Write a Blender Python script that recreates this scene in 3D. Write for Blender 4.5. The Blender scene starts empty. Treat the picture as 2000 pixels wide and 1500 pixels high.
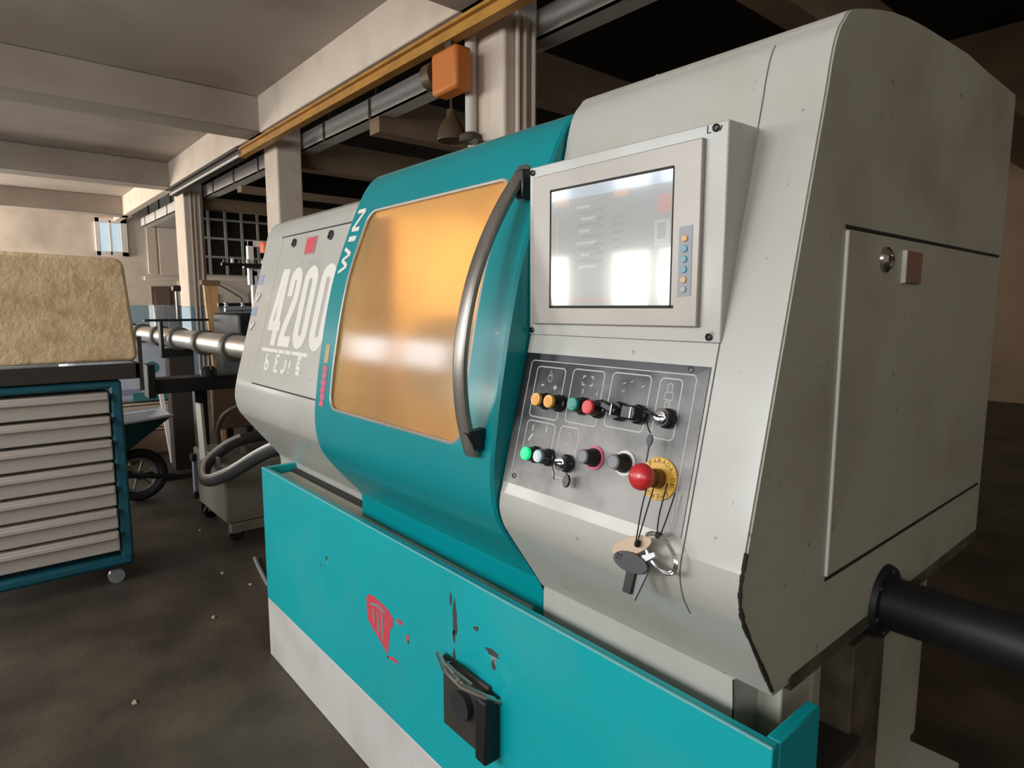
import bpy, math, random
from mathutils import Vector, Matrix
random.seed(4)
sc = bpy.context.scene

# ------------------------------------------------------------------ camera
cam = bpy.data.cameras.new('camera'); cam_ob = bpy.data.objects.new('camera', cam)
sc.collection.objects.link(cam_ob); sc.camera = cam_ob
cam.sensor_width = 36.0; cam.lens = 36.0 * 1229.0 / 2000.0; cam.clip_start = 0.02; cam.clip_end = 200
YAW, PITCH, EYE = math.radians(40.4), math.atan(150.0 / 1229.0), 1.45
fh = Vector((-math.cos(YAW), math.sin(YAW), 0)); rt = Vector((math.sin(YAW), math.cos(YAW), 0))
fw = fh * math.cos(PITCH) + Vector((0, 0, -math.sin(PITCH))); up = rt.cross(fw)
cam_ob.matrix_world = Matrix(((rt.x, up.x, -fw.x, 0), (rt.y, up.y, -fw.y, 0), (rt.z, up.z, -fw.z, EYE), (0, 0, 0, 1)))

# ------------------------------------------------------------------ world, daylight, exposure
world = bpy.data.worlds.new('World'); sc.world = world; world.use_nodes = True
wb = world.node_tree.nodes['Background']; wb.inputs[0].default_value = (0.72, 0.85, 1.0, 1); wb.inputs[1].default_value = 1.0
sc.view_settings.view_transform = 'Standard'; sc.view_settings.look = 'None'
sc.view_settings.gamma = 1.0; sc.view_settings.use_curve_mapping = False
sc.view_settings.exposure = 0.0
sc.cycles.use_denoising = True; sc.cycles.sample_clamp_indirect = 6.0
sc.cycles.max_bounces = 8; sc.cycles.diffuse_bounces = 4
WALL_Y = -5.0
# (x0, x1, z0, z1, colour, radiance): high windows far along the aisle, two rows opposite the lathe, added fill openings beside the camera
OPENINGS = [(a, a + 1.7, 2.45, 3.0, (0.82, 0.91, 1.0), 20.0) for a in (-13.9, -11.5)]
OPENINGS += [(-19.4, -17.2, 0.0, 3.1, (1.0, 0.94, 0.86), 55.0)]      # added opening that brightens the far aisle
OPENINGS += [(-8.9, -6.55, 1.42, 2.25, (1.0, 0.95, 0.88), 17.0), (-5.95, -4.3, 1.42, 2.25, (1.0, 0.95, 0.88), 17.0)]
OPENINGS += [(-8.9, -6.55, 2.95, 3.75, (0.84, 0.92, 1.0), 11.0), (-5.95, -4.3, 2.95, 3.75, (0.84, 0.92, 1.0), 11.0)]
OPENINGS += [(-3.5, -1.3, 1.9, 3.75, (0.95, 0.97, 1.0), 17.0)] + [(a, a + 2.2, 2.25, 3.75, (0.95, 0.97, 1.0), 8.0) for a in (-0.7, 2.1)]  # front fill for the lathe, added as openings in the unseen wall
def opening_light(x0, x1, z0, z1, col, rad):
    l = bpy.data.lights.new('daylight_and_fill', 'AREA'); l.shape = 'RECTANGLE'; l.size = x1 - x0; l.size_y = z1 - z0
    l.color = col; l.energy = rad * math.pi * (x1 - x0) * (z1 - z0)
    o = bpy.data.objects.new('daylight_and_fill', l); sc.collection.objects.link(o)
    o.location = ((x0 + x1) / 2, WALL_Y - 0.22, (z0 + z1) / 2); o.rotation_euler = (math.radians(90), 0, 0)
    o['kind'] = 'helper'
for a, b, z0, z1, c, r in OPENINGS: opening_light(a, b, z0, z1, c, r)

# ------------------------------------------------------------------ materials
M = {}
def srgb(r, g, b):
    f = lambda c: (c / 255.0) / 12.92 if c <= 10 else (((c / 255.0) + 0.055) / 1.055) ** 2.4
    return (f(r), f(g), f(b), 1)
def mat(name, rgb, rough=0.5, metal=0.0, coat=0.0, var=0.0, scale=8.0, dirt=None, dirt_amt=0.0, dirt_scale=3.0,
        bump=0.0, bscale=60.0, emit=None, estr=0.0, trans=0.0, stretch=(1, 1, 1), spec=None, speck=0.0, speck_scale=55.0):
    m = bpy.data.materials.new(name); m.use_nodes = True; nt = m.node_tree; N = nt.nodes; Lk = nt.links
    p = N['Principled BSDF']; col = srgb(*rgb)
    p.inputs['Base Color'].default_value = col; p.inputs['Roughness'].default_value = rough; p.inputs['Metallic'].default_value = metal
    p.inputs['Coat Weight'].default_value = coat; p.inputs['Coat Roughness'].default_value = 0.12
    p.inputs['Transmission Weight'].default_value = trans
    if spec is not None: p.inputs['Specular IOR Level'].default_value = spec
    if emit: p.inputs['Emission Color'].default_value = srgb(*emit); p.inputs['Emission Strength'].default_value = estr
    cur = None
    tc = N.new('ShaderNodeTexCoord'); mp = N.new('ShaderNodeMapping'); mp.inputs['Scale'].default_value = stretch
    Lk.new(tc.outputs['Object'], mp.inputs['Vector'])
    def noise(s, det=5.0, vec=mp.outputs['Vector']):
        n = N.new('ShaderNodeTexNoise'); n.inputs['Scale'].default_value = s; n.inputs['Detail'].default_value = det
        Lk.new(vec, n.inputs['Vector']); return n.outputs['Fac']
    def mixc(fac, a, b):
        x = N.new('ShaderNodeMix'); x.data_type = 'RGBA'; Lk.new(fac, x.inputs[0])
        for s, v in ((6, a), (7, b)):
            if isinstance(v, tuple): x.inputs[s].default_value = v
            else: Lk.new(v, x.inputs[s])
        return x.outputs[2]
    def ramp(fac, lo, hi, amt):
        r = N.new('ShaderNodeMapRange'); r.inputs['From Min'].default_value = lo; r.inputs['From Max'].default_value = hi
        r.inputs['To Max'].default_value = amt; Lk.new(fac, r.inputs['Value']); return r.outputs['Result']
    cur = col
    if var:
        f = noise(scale); k = lambda s: tuple(min(1, c * s) for c in col[:3]) + (1,)
        cur = mixc(ramp(f, 0.3, 0.7, 1.0), k(1 - var), k(1 + var))
    if dirt:
        cur = mixc(ramp(noise(dirt_scale, 8.0), 0.48, 0.75, dirt_amt), cur, srgb(*dirt))
    if speck:
        cur = mixc(ramp(noise(speck_scale, 3.0, tc.outputs['Object']), 0.70, 0.76, speck), cur, srgb(62, 52, 40))
    if not isinstance(cur, tuple): Lk.new(cur, p.inputs['Base Color'])
    if bump:
        b = N.new('ShaderNodeBump'); b.inputs['Strength'].default_value = bump; b.inputs['Distance'].default_value = 0.01
        Lk.new(noise(bscale), b.inputs['Height']); Lk.new(b.outputs['Normal'], p.inputs['Normal'])
    M[name] = m; return m

mat('paint_grey', (186, 184, 175), 0.3, var=0.05, scale=3, dirt=(140, 130, 112), dirt_amt=0.25, dirt_scale=6, speck=0.6, coat=0.3)
mat('paint_grey_lower', (205, 203, 197), 0.4, var=0.04, scale=3, dirt=(160, 140, 120), dirt_amt=0.3, dirt_scale=5, speck=0.5)
mat('paint_grey_side', (182, 180, 162), 0.5, var=0.06, scale=2.5, dirt=(120, 106, 82), dirt_amt=0.45, dirt_scale=4, speck=0.7)
mat('teal', (0, 140, 146), 0.26, var=0.06, scale=2.5, dirt=(20, 122, 126), dirt_amt=0.3, dirt_scale=5, coat=0.12)
mat('teal_base', (0, 168, 174), 0.38, var=0.07, scale=3.0, dirt=(70, 165, 165), dirt_amt=0.4, dirt_scale=3.5, coat=0.15)
mat('teal_pale_edge', (120, 195, 198), 0.35)
mat('teal_cart', (28, 96, 112), 0.45, var=0.1)
mat('dark_teal', (14, 48, 52), 0.5, var=0.15)
mat('bezel', (172, 165, 156), 0.36, metal=0.15, var=0.05, scale=6, dirt=(140, 128, 112), dirt_amt=0.35, dirt_scale=5)
mat('black_plastic', (18, 18, 20), 0.32, coat=0.2)
mat('black_paint', (20, 20, 22), 0.55, var=0.2)
mat('rubber', (22, 22, 24), 0.6)
mat('seam_grey', (104, 99, 92), 0.8)
mat('groove', (52, 48, 42), 0.8)
mat('edge_dirt', (38, 30, 22), 0.8)
mat('steel', (188, 184, 178), 0.22, metal=1.0)
mat('chrome', (225, 225, 228), 0.1, metal=1.0)
mat('brushed_handle', (150, 144, 136), 0.36, metal=0.75, var=0.2, scale=30, stretch=(1, 1, 0.1))
mat('tube_steel', (205, 200, 190), 0.28, metal=0.75, var=0.06, scale=10)
mat('ring_metal', (98, 94, 86), 0.45, metal=0.4)
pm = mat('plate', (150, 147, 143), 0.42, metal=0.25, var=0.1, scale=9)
def painted_reflection(m):                                      # plate's reflection painted in: dark at upper left, bare metal below
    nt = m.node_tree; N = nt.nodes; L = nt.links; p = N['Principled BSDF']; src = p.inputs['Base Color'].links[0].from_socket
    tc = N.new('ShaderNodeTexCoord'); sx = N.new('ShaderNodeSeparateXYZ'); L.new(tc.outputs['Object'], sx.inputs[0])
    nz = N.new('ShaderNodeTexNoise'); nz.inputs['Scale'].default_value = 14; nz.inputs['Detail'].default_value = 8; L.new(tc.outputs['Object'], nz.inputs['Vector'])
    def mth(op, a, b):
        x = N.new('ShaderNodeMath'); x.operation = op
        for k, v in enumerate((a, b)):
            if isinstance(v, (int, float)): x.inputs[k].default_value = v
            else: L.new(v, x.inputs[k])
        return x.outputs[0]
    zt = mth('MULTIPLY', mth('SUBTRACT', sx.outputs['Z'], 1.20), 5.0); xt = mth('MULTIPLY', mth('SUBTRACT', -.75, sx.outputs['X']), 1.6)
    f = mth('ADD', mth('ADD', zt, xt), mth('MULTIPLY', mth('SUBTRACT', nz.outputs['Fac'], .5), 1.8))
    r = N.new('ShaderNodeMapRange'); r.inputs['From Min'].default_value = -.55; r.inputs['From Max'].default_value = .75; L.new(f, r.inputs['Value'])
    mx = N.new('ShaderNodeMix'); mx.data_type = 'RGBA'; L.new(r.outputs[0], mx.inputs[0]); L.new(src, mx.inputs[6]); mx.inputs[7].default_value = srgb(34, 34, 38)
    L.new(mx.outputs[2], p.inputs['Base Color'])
painted_reflection(pm)
mat('plate_line', (190, 188, 186), 0.5)
mat('amber', (240, 175, 70), 0.25, coat=0.4); mat('amber_face', (232, 160, 60), 0.35)
mat('green_cap', (25, 145, 125), 0.25, coat=0.4)
mat('red_cap', (225, 60, 60), 0.25, coat=0.4)
mat('lit_green', (30, 220, 140), 0.4, emit=(20, 240, 140), estr=0.55)
mat('clear_cap', (120, 155, 165), 0.2, coat=0.5)
mat('grey_cap', (128, 128, 134), 0.4)
mat('estop_red', (205, 45, 48), 0.3, coat=0.3)
mat('estop_yellow', (236, 186, 78), 0.5)
mat('estop_text', (96, 54, 14), 0.6)
mat('estop_collar', (120, 78, 22), 0.4)
mat('white_print', (228, 222, 212), 0.55)
mat('white_paint', (235, 232, 226), 0.4)
mat('red_print', (205, 66, 82), 0.55, dirt=(150, 120, 120), dirt_amt=0.6, dirt_scale=25)
mat('pink_print', (206, 92, 120), 0.55, dirt=(150, 140, 132), dirt_amt=0.5, dirt_scale=30)
mat('tan_print', (190, 160, 128), 0.6)
mat('blue_sticker', (150, 155, 176), 0.5); mat('blue_sticker_mark', (132, 180, 192), 0.5)
mat('chip', (72, 62, 56), 0.8, var=0.2, scale=40)
mat('scratch_grey', (120, 150, 148), 0.6)
mat('key_pad', (150, 154, 158), 0.45); mat('key_blue', (120, 165, 180), 0.4); mat('key_amber', (220, 175, 120), 0.4); mat('key_grey', (172, 174, 174), 0.45)
mat('copper_badge', (160, 120, 98), 0.4, metal=0.3)
mat('inner_cream', (235, 225, 205), 0.5, var=0.05)
mat('inner_tan', (190, 160, 120), 0.5, var=0.08)
mat('inner_dark', (70, 66, 60), 0.5, metal=0.4)
mat('tag_tan', (206, 178, 152), 0.5); mat('key_dark', (62, 62, 64), 0.4, metal=0.4)
mat('key_steel', (120, 120, 122), 0.4, metal=0.6)
mat('cord', (34, 30, 28), 0.8)
mat('floor', (84, 74, 62), 0.5, var=0.45, scale=3.0, dirt=(34, 30, 26), dirt_amt=0.8, dirt_scale=1.3, bump=0.25, bscale=25)
mat('plaster', (226, 212, 196), 0.85, var=0.05, scale=1.5, dirt=(150, 130, 112), dirt_amt=0.4, dirt_scale=1.2)
mat('ceiling', (178, 166, 154), 0.9, var=0.06, scale=0.8, dirt=(130, 112, 98), dirt_amt=0.5, dirt_scale=0.7)
mat('column', (216, 200, 182), 0.75, var=0.05, scale=2, dirt=(160, 138, 112), dirt_amt=0.45, dirt_scale=2)
mat('dado', (150, 175, 190), 0.7, var=0.08, scale=2)
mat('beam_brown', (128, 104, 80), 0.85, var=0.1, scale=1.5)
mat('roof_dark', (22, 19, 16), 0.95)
mat('rail_yellow', (176, 126, 52), 0.5, var=0.15, scale=4, dirt=(110, 80, 40), dirt_amt=0.5, dirt_scale=5)
mat('rail_dark', (60, 52, 44), 0.7)
mat('tray_white', (200, 194, 186), 0.55, var=0.06)
mat('pane_dark', (44, 38, 32), 0.15, spec=0.4)
mat('mullion', (160, 160, 148), 0.6)
mat('pane_sky', (190, 210, 220), 0.3, emit=(190, 212, 225), estr=0.75)
mat('white_frame', (240, 234, 226), 0.5)
mat('door_brown', (108, 92, 80), 0.6)
mat('panel_beige', (224, 206, 188), 0.7, var=0.03)
mat('wood', (222, 176, 124), 0.65, var=0.15, scale=5, stretch=(6, 6, 0.6), dirt=(140, 98, 62), dirt_amt=0.5, dirt_scale=6)
mat('cardboard', (92, 70, 48), 0.8, var=0.1)
mat('cream_box', (206, 186, 164), 0.75, var=0.06)
mat('white_bag', (198, 206, 216), 0.5, var=0.07, scale=9)
mat('teal_mark', (60, 130, 130), 0.6)
mat('foam', (244, 212, 170), 0.9, var=0.08, scale=12, dirt=(196, 160, 104), dirt_amt=0.8, dirt_scale=9, bump=0.6, bscale=40)
mat('drawer_white', (206, 196, 186), 0.5)
mat('tank_grey', (142, 138, 126), 0.45, metal=0.3, var=0.1, dirt=(96, 74, 54), dirt_amt=0.5, dirt_scale=4)
mat('hose_grey', (58, 58, 60), 0.4, var=0.1); mat('hose_highlight_white', (225, 218, 206), 0.35)
mat('orange', (220, 110, 60), 0.4, emit=(230, 90, 60), estr=0.25)
mat('orange_paint', (196, 112, 44), 0.5)
mat('lamp_brown', (92, 74, 54), 0.5, metal=0.4)
mat('rusty', (88, 78, 64), 0.8, var=0.4, scale=12, dirt=(40, 34, 28), dirt_amt=0.8, dirt_scale=9)
mat('tyre', (20, 20, 20), 0.7); mat('rim_metal', (150, 148, 142), 0.35, metal=0.7)
mat('galv', (186, 188, 194), 0.35, metal=0.6, var=0.1)
mat('lamp_glow', (255, 220, 170), 0.5, emit=(255, 200, 130), estr=6.0)
# polycarbonate pane: yellowed, satin
pm = mat('polycarbonate', (236, 196, 136), 0.26, trans=0.72, coat=1.0, var=0.04, scale=3, stretch=(3, 1, 0.6))
pm.node_tree.nodes['Principled BSDF'].inputs['IOR'].default_value = 1.2
pm.node_tree.nodes['Principled BSDF'].inputs['Coat Roughness'].default_value = 0.13
# display: pale screen with a glossy front
for n, c, s in (('screen_base', (214, 214, 210), .52), ('screen_blue', (222, 232, 242), .62), ('screen_orange', (238, 208, 184), .6), ('screen_red', (236, 190, 180), .6),
                ('screen_grey', (210, 209, 204), .54), ('screen_dark', (204, 205, 200), .51), ('screen_light', (226, 226, 220), .6)):
    mm = mat(n, (40, 40, 40), 0.18, emit=c, estr=s, coat=1.0)
    mm.node_tree.nodes['Principled BSDF'].inputs['Coat Roughness'].default_value = 0.06

# ------------------------------------------------------------------ mesh helpers
def V(*a): return Vector(a)
class MB:
    def __init__(s): s.v = []; s.f = []; s.m = []
    def add(s, vs, fs, mi=0):
        o = len(s.v); s.v += [tuple(p) for p in vs]; s.f += [tuple(i + o for i in f) for f in fs]; s.m += [mi] * len(fs); return s
    def box(s, a, b, mi=0):
        (x0, y0, z0), (x1, y1, z1) = a, b
        return s.add([(x0, y0, z0), (x1, y0, z0), (x1, y1, z0), (x0, y1, z0), (x0, y0, z1), (x1, y0, z1), (x1, y1, z1), (x0, y1, z1)],
                     [(0, 3, 2, 1), (4, 5, 6, 7), (0, 1, 5, 4), (1, 2, 6, 5), (2, 3, 7, 6), (3, 0, 4, 7)], mi)
    def beam(s, p, q, w, d, upv=(0, 0, 1), mi=0):
        p, q = V(*p), V(*q); a = (q - p).normalized(); u = V(*upv); x = a.cross(u)
        if x.length < 1e-4: x = a.cross(V(1, 0, 0))
        x.normalize(); y = x.cross(a)
        vs = [c + x * (w / 2) * i + y * (d / 2) * j for c in (p, q) for i, j in ((-1, -1), (1, -1), (1, 1), (-1, 1))]
        return s.add(vs, [(0, 1, 2, 3), (7, 6, 5, 4), (0, 4, 5, 1), (1, 5, 6, 2), (2, 6, 7, 3), (3, 7, 4, 0)], mi)
    def lathe(s, p, axis, prof, n=24, mi=0):            # prof: list of (distance along axis, radius)
        p = V(*p); a = V(*axis).normalized(); x = a.cross(V(0, 0, 1))
        if x.length < 1e-3: x = a.cross(V(1, 0, 0))
        x.normalize(); y = a.cross(x); vs = []; fs = []
        for t, r in prof:
            for k in range(n):
                an = 2 * math.pi * k / n; vs.append(p + a * t + (x * math.cos(an) + y * math.sin(an)) * r)
        for i in range(len(prof) - 1):
            for k in range(n):
                fs.append((i * n + k, i * n + (k + 1) % n, (i + 1) * n + (k + 1) % n, (i + 1) * n + k))
        fs.append(tuple(reversed(range(n)))); fs.append(tuple((len(prof) - 1) * n + k for k in range(n)))
        return s.add(vs, fs, mi)
    def cyl(s, p, q, r, r2=None, n=20, mi=0):
        d = V(*q) - V(*p); return s.lathe(p, d, [(0, r), (d.length, r if r2 is None else r2)], n, mi)
    def tube(s, pts, r, n=10, mi=0, closed=False):
        pts = [V(*p) for p in pts]; vs = []; fs = []; m = len(pts); prev = None
        for i, p in enumerate(pts):
            a = (pts[(i + 1) % m] - pts[i - 1]) if closed else (pts[min(i + 1, m - 1)] - pts[max(i - 1, 0)])
            a.normalize()
            if prev is None: x = a.cross(V(0, 0, 1)) if abs(a.z) < .9 else a.cross(V(1, 0, 0))
            else: x = prev - a * prev.dot(a)
            x.normalize(); prev = x; y = a.cross(x)
            for k in range(n):
                an = 2 * math.pi * k / n; vs.append(p + (x * math.cos(an) + y * math.sin(an)) * r)
        for i in range(m if closed else m - 1):
            for k in range(n): fs.append((i * n + k, i * n + (k + 1) % n, ((i + 1) % m) * n + (k + 1) % n, ((i + 1) % m) * n + k))
        if not closed: fs.append(tuple(reversed(range(n)))); fs.append(tuple((m - 1) * n + k for k in range(n)))
        return s.add(vs, fs, mi)
    def prism(s, poly, x0, x1, mi=0):                    # poly of (y, z) extruded along x
        n = len(poly); vs = [(x0, y, z) for y, z in poly] + [(x1, y, z) for y, z in poly]
        return s.add(vs, [tuple(range(n)), tuple(range(2 * n - 1, n - 1, -1))] + [(i, i + n, (i + 1) % n + n, (i + 1) % n) for i in range(n)], mi)
    def slab(s, poly, fn, t, mi=0):                      # 2D poly lifted by fn(u, v, off) to a thin plate
        n = len(poly); vs = [fn(u, v, t) for u, v in poly] + [fn(u, v, 0) for u, v in poly]
        return s.add(vs, [tuple(range(n)), tuple(range(2 * n - 1, n - 1, -1))] + [(i, i + n, (i + 1) % n + n, (i + 1) % n) for i in range(n)], mi)
    def build(s, name, mats, parent=None, smooth=35, bevel=0.0, label=None, seg=2):
        import bmesh
        me = bpy.data.meshes.new(name); me.from_pydata(s.v, [], s.f)
        for mm in (mats if isinstance(mats, (list, tuple)) else [mats]): me.materials.append(M[mm])
        me.polygons.foreach_set('material_index', s.m); me.update()
        bm = bmesh.new(); bm.from_mesh(me); bmesh.ops.recalc_face_normals(bm, faces=bm.faces); bm.to_mesh(me); bm.free()
        if smooth:
            me.polygons.foreach_set('use_smooth', [True] * len(me.polygons)); me.set_sharp_from_angle(angle=math.radians(smooth))
        o = bpy.data.objects.new(name, me); sc.collection.objects.link(o)
        if parent is not None: o.parent = parent; o.matrix_parent_inverse = parent.matrix_world.inverted()
        if bevel:
            b = o.modifiers.new('bevel', 'BEVEL'); b.width = bevel; b.segments = seg; b.limit_method = 'ANGLE'; b.angle_limit = math.radians(40); b.harden_normals = False
        if label: o['label'] = label
        return o
def tag(o, label, cat, group=None):
    o['label'] = label; o['category'] = cat
    if group: o['group'] = group
    return o
def thing(name, label, cat, loc=(0, 0, 0), group=None):
    o = bpy.data.objects.new(name, None); sc.collection.objects.link(o); o.empty_display_size = 0.1
    o.location = loc; o.matrix_world = Matrix.Translation(loc); return tag(o, label, cat, group)
def struct(o, label=None):
    o['kind'] = 'structure'
    if label: o['label'] = label
    return o
def crom(pts, k=6):
    out = []; n = len(pts)
    for i in range(n - 1):
        p0, p1, p2, p3 = pts[max(i - 1, 0)], pts[i], pts[i + 1], pts[min(i + 2, n - 1)]
        for j in range(k):
            t = j / k
            out.append(tuple(0.5 * (2 * b + (c - a) * t + (2 * a - 5 * b + 4 * c - d) * t * t + (3 * b - a - 3 * c + d) * t ** 3) for a, b, c, d in zip(p0, p1, p2, p3)))
    out.append(tuple(pts[-1])); return out
def rrect(x0, z0, x1, z1, r, n=5):
    out = []
    for cx, cz, a in ((x1 - r, z1 - r, 0), (x0 + r, z1 - r, 90), (x0 + r, z0 + r, 180), (x1 - r, z0 + r, 270)):
        for i in range(n + 1):
            t = math.radians(a + 90 * i / n); out.append((cx + r * math.cos(t), cz + r * math.sin(t)))
    return out
def surf_y(prof):
    pr = sorted(prof, key=lambda p: p[1])
    def Y(z):
        if z <= pr[0][1]: return pr[0][0]
        for (y0, z0), (y1, z1) in zip(pr[:-1], pr[1:]):
            if z <= z1: return y0 + (y1 - y0) * (z - z0) / max(z1 - z0, 1e-9)
        return pr[-1][0]
    return Y
def on(Y, base=0.0): return lambda u, v, off: (u, Y(v) - base - off, v)
def ribbon(mb, pts, w, fn, t, closed=False, mi=0):
    n = len(pts); L = []; R = []
    for i in range(n):
        a = pts[i - 1] if (closed or i > 0) else pts[i]; c = pts[(i + 1) % n] if (closed or i < n - 1) else pts[i]
        dx, dz = c[0] - a[0], c[1] - a[1]; l = math.hypot(dx, dz) or 1; nx, nz = -dz / l, dx / l
        L.append((pts[i][0] + nx * w / 2, pts[i][1] + nz * w / 2)); R.append((pts[i][0] - nx * w / 2, pts[i][1] - nz * w / 2))
    for i in range(n if closed else n - 1):
        j = (i + 1) % n; mb.slab([L[i], L[j], R[j], R[i]], fn, t, mi)
    return mb
_txt = {}
def text2d(s):
    if s in _txt: return _txt[s]
    cu = bpy.data.curves.new('t', 'FONT'); cu.body = s; cu.size = 1.0; cu.resolution_u = 3; cu.align_x = 'CENTER'; cu.align_y = 'CENTER'
    ob = bpy.data.objects.new('t', cu); sc.collection.objects.link(ob); bpy.context.view_layer.update()
    me = bpy.data.meshes.new_from_object(ob.evaluated_get(bpy.context.evaluated_depsgraph_get()))
    vs = [(v.co.x, v.co.y) for v in me.vertices]; fs = [tuple(p.vertices) for p in me.polygons]
    bpy.data.objects.remove(ob); bpy.data.curves.remove(cu); bpy.data.meshes.remove(me)
    xs = [v[0] for v in vs]; ys = [v[1] for v in vs]; cx, cy = (min(xs) + max(xs)) / 2, (min(ys) + max(ys)) / 2
    w, h = max(xs) - min(xs), max(ys) - min(ys)
    _txt[s] = ([((x - cx) / w, (y - cy) / h) for x, y in vs], fs); return _txt[s]
def text(mb, s, mapf, fn, off, mi=0):                   # mapf: unit text (-.5..+.5) -> surface (u, v)
    vs, fs = text2d(s); mb.add([fn(*mapf(*v), off) for v in vs], fs, mi); return mb

# ================================================================== THE SETTING
X0, X1, Y1 = -19.6, 5.0, 12.0
mb = MB().box((X0 - .3, WALL_Y - .3, -.2), (X1 + .3, Y1 + .3, 0)); struct(mb.build('floor', 'floor', smooth=0), 'dark oil stained concrete workshop floor')
# end wall, facing the camera along the aisle
mb = MB(); WZ0, WZ1 = 2.36, 4.5; WY0, WY1 = 4.85, 9.6
mb.box((X0 - .25, WALL_Y, 1.5), (X0, 2.55, 6)); mb.box((X0 - .25, 2.55, 1.5), (X0, 3.28, 2.78)); mb.box((X0 - .25, 2.55, 3.75), (X0, 3.28, 6))
mb.box((X0 - .25, 3.28, 1.5), (X0, WY0, 4.5)); mb.box((X0 - .25, WY0, 1.5), (X0, WY1, WZ0)); mb.box((X0 - .25, WY1, 1.5), (X0, Y1, 4.5))
wl = struct(mb.build('wall_end', 'plaster', smooth=0), 'beige plaster end wall of the workshop')
MB().box((X0 - .25, WALL_Y, 0), (X0 - .004, Y1, 1.5)).build('dado', 'dado', wl, smooth=0, label='pale blue painted lower wall band')
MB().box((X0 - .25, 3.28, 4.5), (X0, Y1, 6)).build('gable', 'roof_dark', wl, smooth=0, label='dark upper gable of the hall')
for z0, z1, y0, y1 in ((2.35, 3.6, 3.72, 3.95), (2.35, 3.6, 4.0, 4.72), (1.5, 2.2, 4.42, 4.8)):
    MB().box((X0, y0, z0), (X0 + .03, y1, z1)).build('wall_panel', 'panel_beige', wl, bevel=.008)
MB().box((X0, 3.6, 2.18), (X0 + .08, 4.8, 2.28)).build('ledge', 'plaster', wl, bevel=.01)
MB().box((X0, 4.95, 2.22), (X0 + .08, 9.6, 2.3)).build('ledge', 'plaster', wl, bevel=.01)
MB().tube([(X0 + .05, 5.0, 2.15), (X0 + .05, 5.35, 2.15), (X0 + .05, 5.62, 2.02), (X0 + .05, 6.1, 1.72), (X0 + .05, 6.1, 1.3)], .018, 8).build('conduit', 'groove', wl)
MB().tube([(X0 + .05, 6.3, 1.4), (X0 + .05, 6.3, 1.85), (X0 + .05, 6.4, 2.0), (X0 + .05, 7.4, 2.02)], .014, 8).build('conduit', 'beam_brown', wl)
MB().box((X0 - .02, 5.1, 1.35), (X0 + .02, 5.48, 1.82)).build('recess', 'inner_dark', wl, smooth=0)
# dark multi-pane window in the end wall
w1 = MB(); 
ys = [WY0 + .46 * i for i in range(11)]; zs = [WZ0 + .53 * i for i in range(5)]
for y in ys: w1.box((X0 - .08, y - .035, WZ0), (X0 - .01, y + .035, WZ1))
for z in zs: w1.box((X0 - .075, WY0, z - .03), (X0 - .015, WY1 - .15, z + .03))
win = struct(w1.build('window_1', 'mullion', smooth=0), 'dark many-paned window in the end wall above the workbenches')
pane = None
for i in range(10):
    for j in range(4):
        b = MB().box((X0 - .052, ys[i] + .03, zs[j] + .025), (X0 - .04, ys[i + 1] - .03, zs[j + 1] - .025))
        b.build('pane', 'pane_dark', win, smooth=0)
# bright window at the far left of the end wall
w2 = MB()
for a, b in (((2.55, 2.78), (3.28, 2.9)), ((2.55, 3.63), (3.28, 3.75)), ((2.55, 2.78), (2.66, 3.75)), ((3.12, 2.78), (3.28, 3.75)), ((2.86, 2.8), (2.92, 3.7))):
    w2.box((X0 - .1, a[0], a[1]), (X0 + .05, b[0], b[1]))
win = struct(w2.build('window_2', 'white_frame', bevel=.01), 'bright white-framed window at the far end of the aisle')
for y0, y1 in ((2.66, 2.86), (2.92, 3.12)): MB().box((X0 - .09, y0, 2.9), (X0 - .07, y1, 3.63)).build('pane', 'pane_sky', win, smooth=0)
dr = struct(MB().box((X0, 3.74, 0), (X0 + .05, 4.28, 2.02)).build('door_1', 'door_brown', bevel=.01), 'brown door in the end wall')
MB().box((X0 + .05, 3.8, .95), (X0 + .11, 3.92, .98)).build('door_handle', 'steel', dr)
MB().box((X0 + .05, 3.82, 1.1), (X0 + .062, 4.2, 1.9)).build('door_panel', 'door_brown', dr, bevel=.01)
# window wall behind the camera's left
mb = MB(); t0, t1 = WALL_Y - .15, WALL_Y
xs_ = sorted({X0, X1} | {o[0] for o in OPENINGS} | {o[1] for o in OPENINGS})
for a, b in zip(xs_[:-1], xs_[1:]):
    z = 0.0
    for o in sorted((o for o in OPENINGS if o[0] <= a + 1e-6 and o[1] >= b - 1e-6), key=lambda o: o[2]): mb.box((a, t0, z), (b, t1, o[2])); z = o[3]
    mb.box((a, t0, z), (b, t1, 6))
wf = struct(mb.build('wall_window_side', 'plaster', smooth=0), 'plaster wall with two rows of windows and added light openings')
for a, b, z0, z1, _c, _r in OPENINGS:
    f = MB(); f.box((a, t0, z0), (a + .05, t1 + .02, z1)); f.box((b - .05, t0, z0), (b, t1 + .02, z1)); f.box((a, t0, z0), (b, t1 + .02, z0 + .05)); f.box((a, t0, z1 - .05), (b, t1 + .02, z1))
    c = (a + b) / 2; f.box((c - .03, t0, z0), (c + .03, t1, z1)); f.build('opening_frame', 'mullion', wf, smooth=0)
mb = MB().box((X1, WALL_Y, 0), (X1 + .2, Y1, 6)); struct(mb.build('wall_near', 'plaster', smooth=0), 'plain plaster wall behind the camera')
mb = MB().box((X0, Y1, 0), (X1, Y1 + .2, 6)); struct(mb.build('wall_back', 'beam_brown', smooth=0), 'dim back wall of the machine hall')
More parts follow.
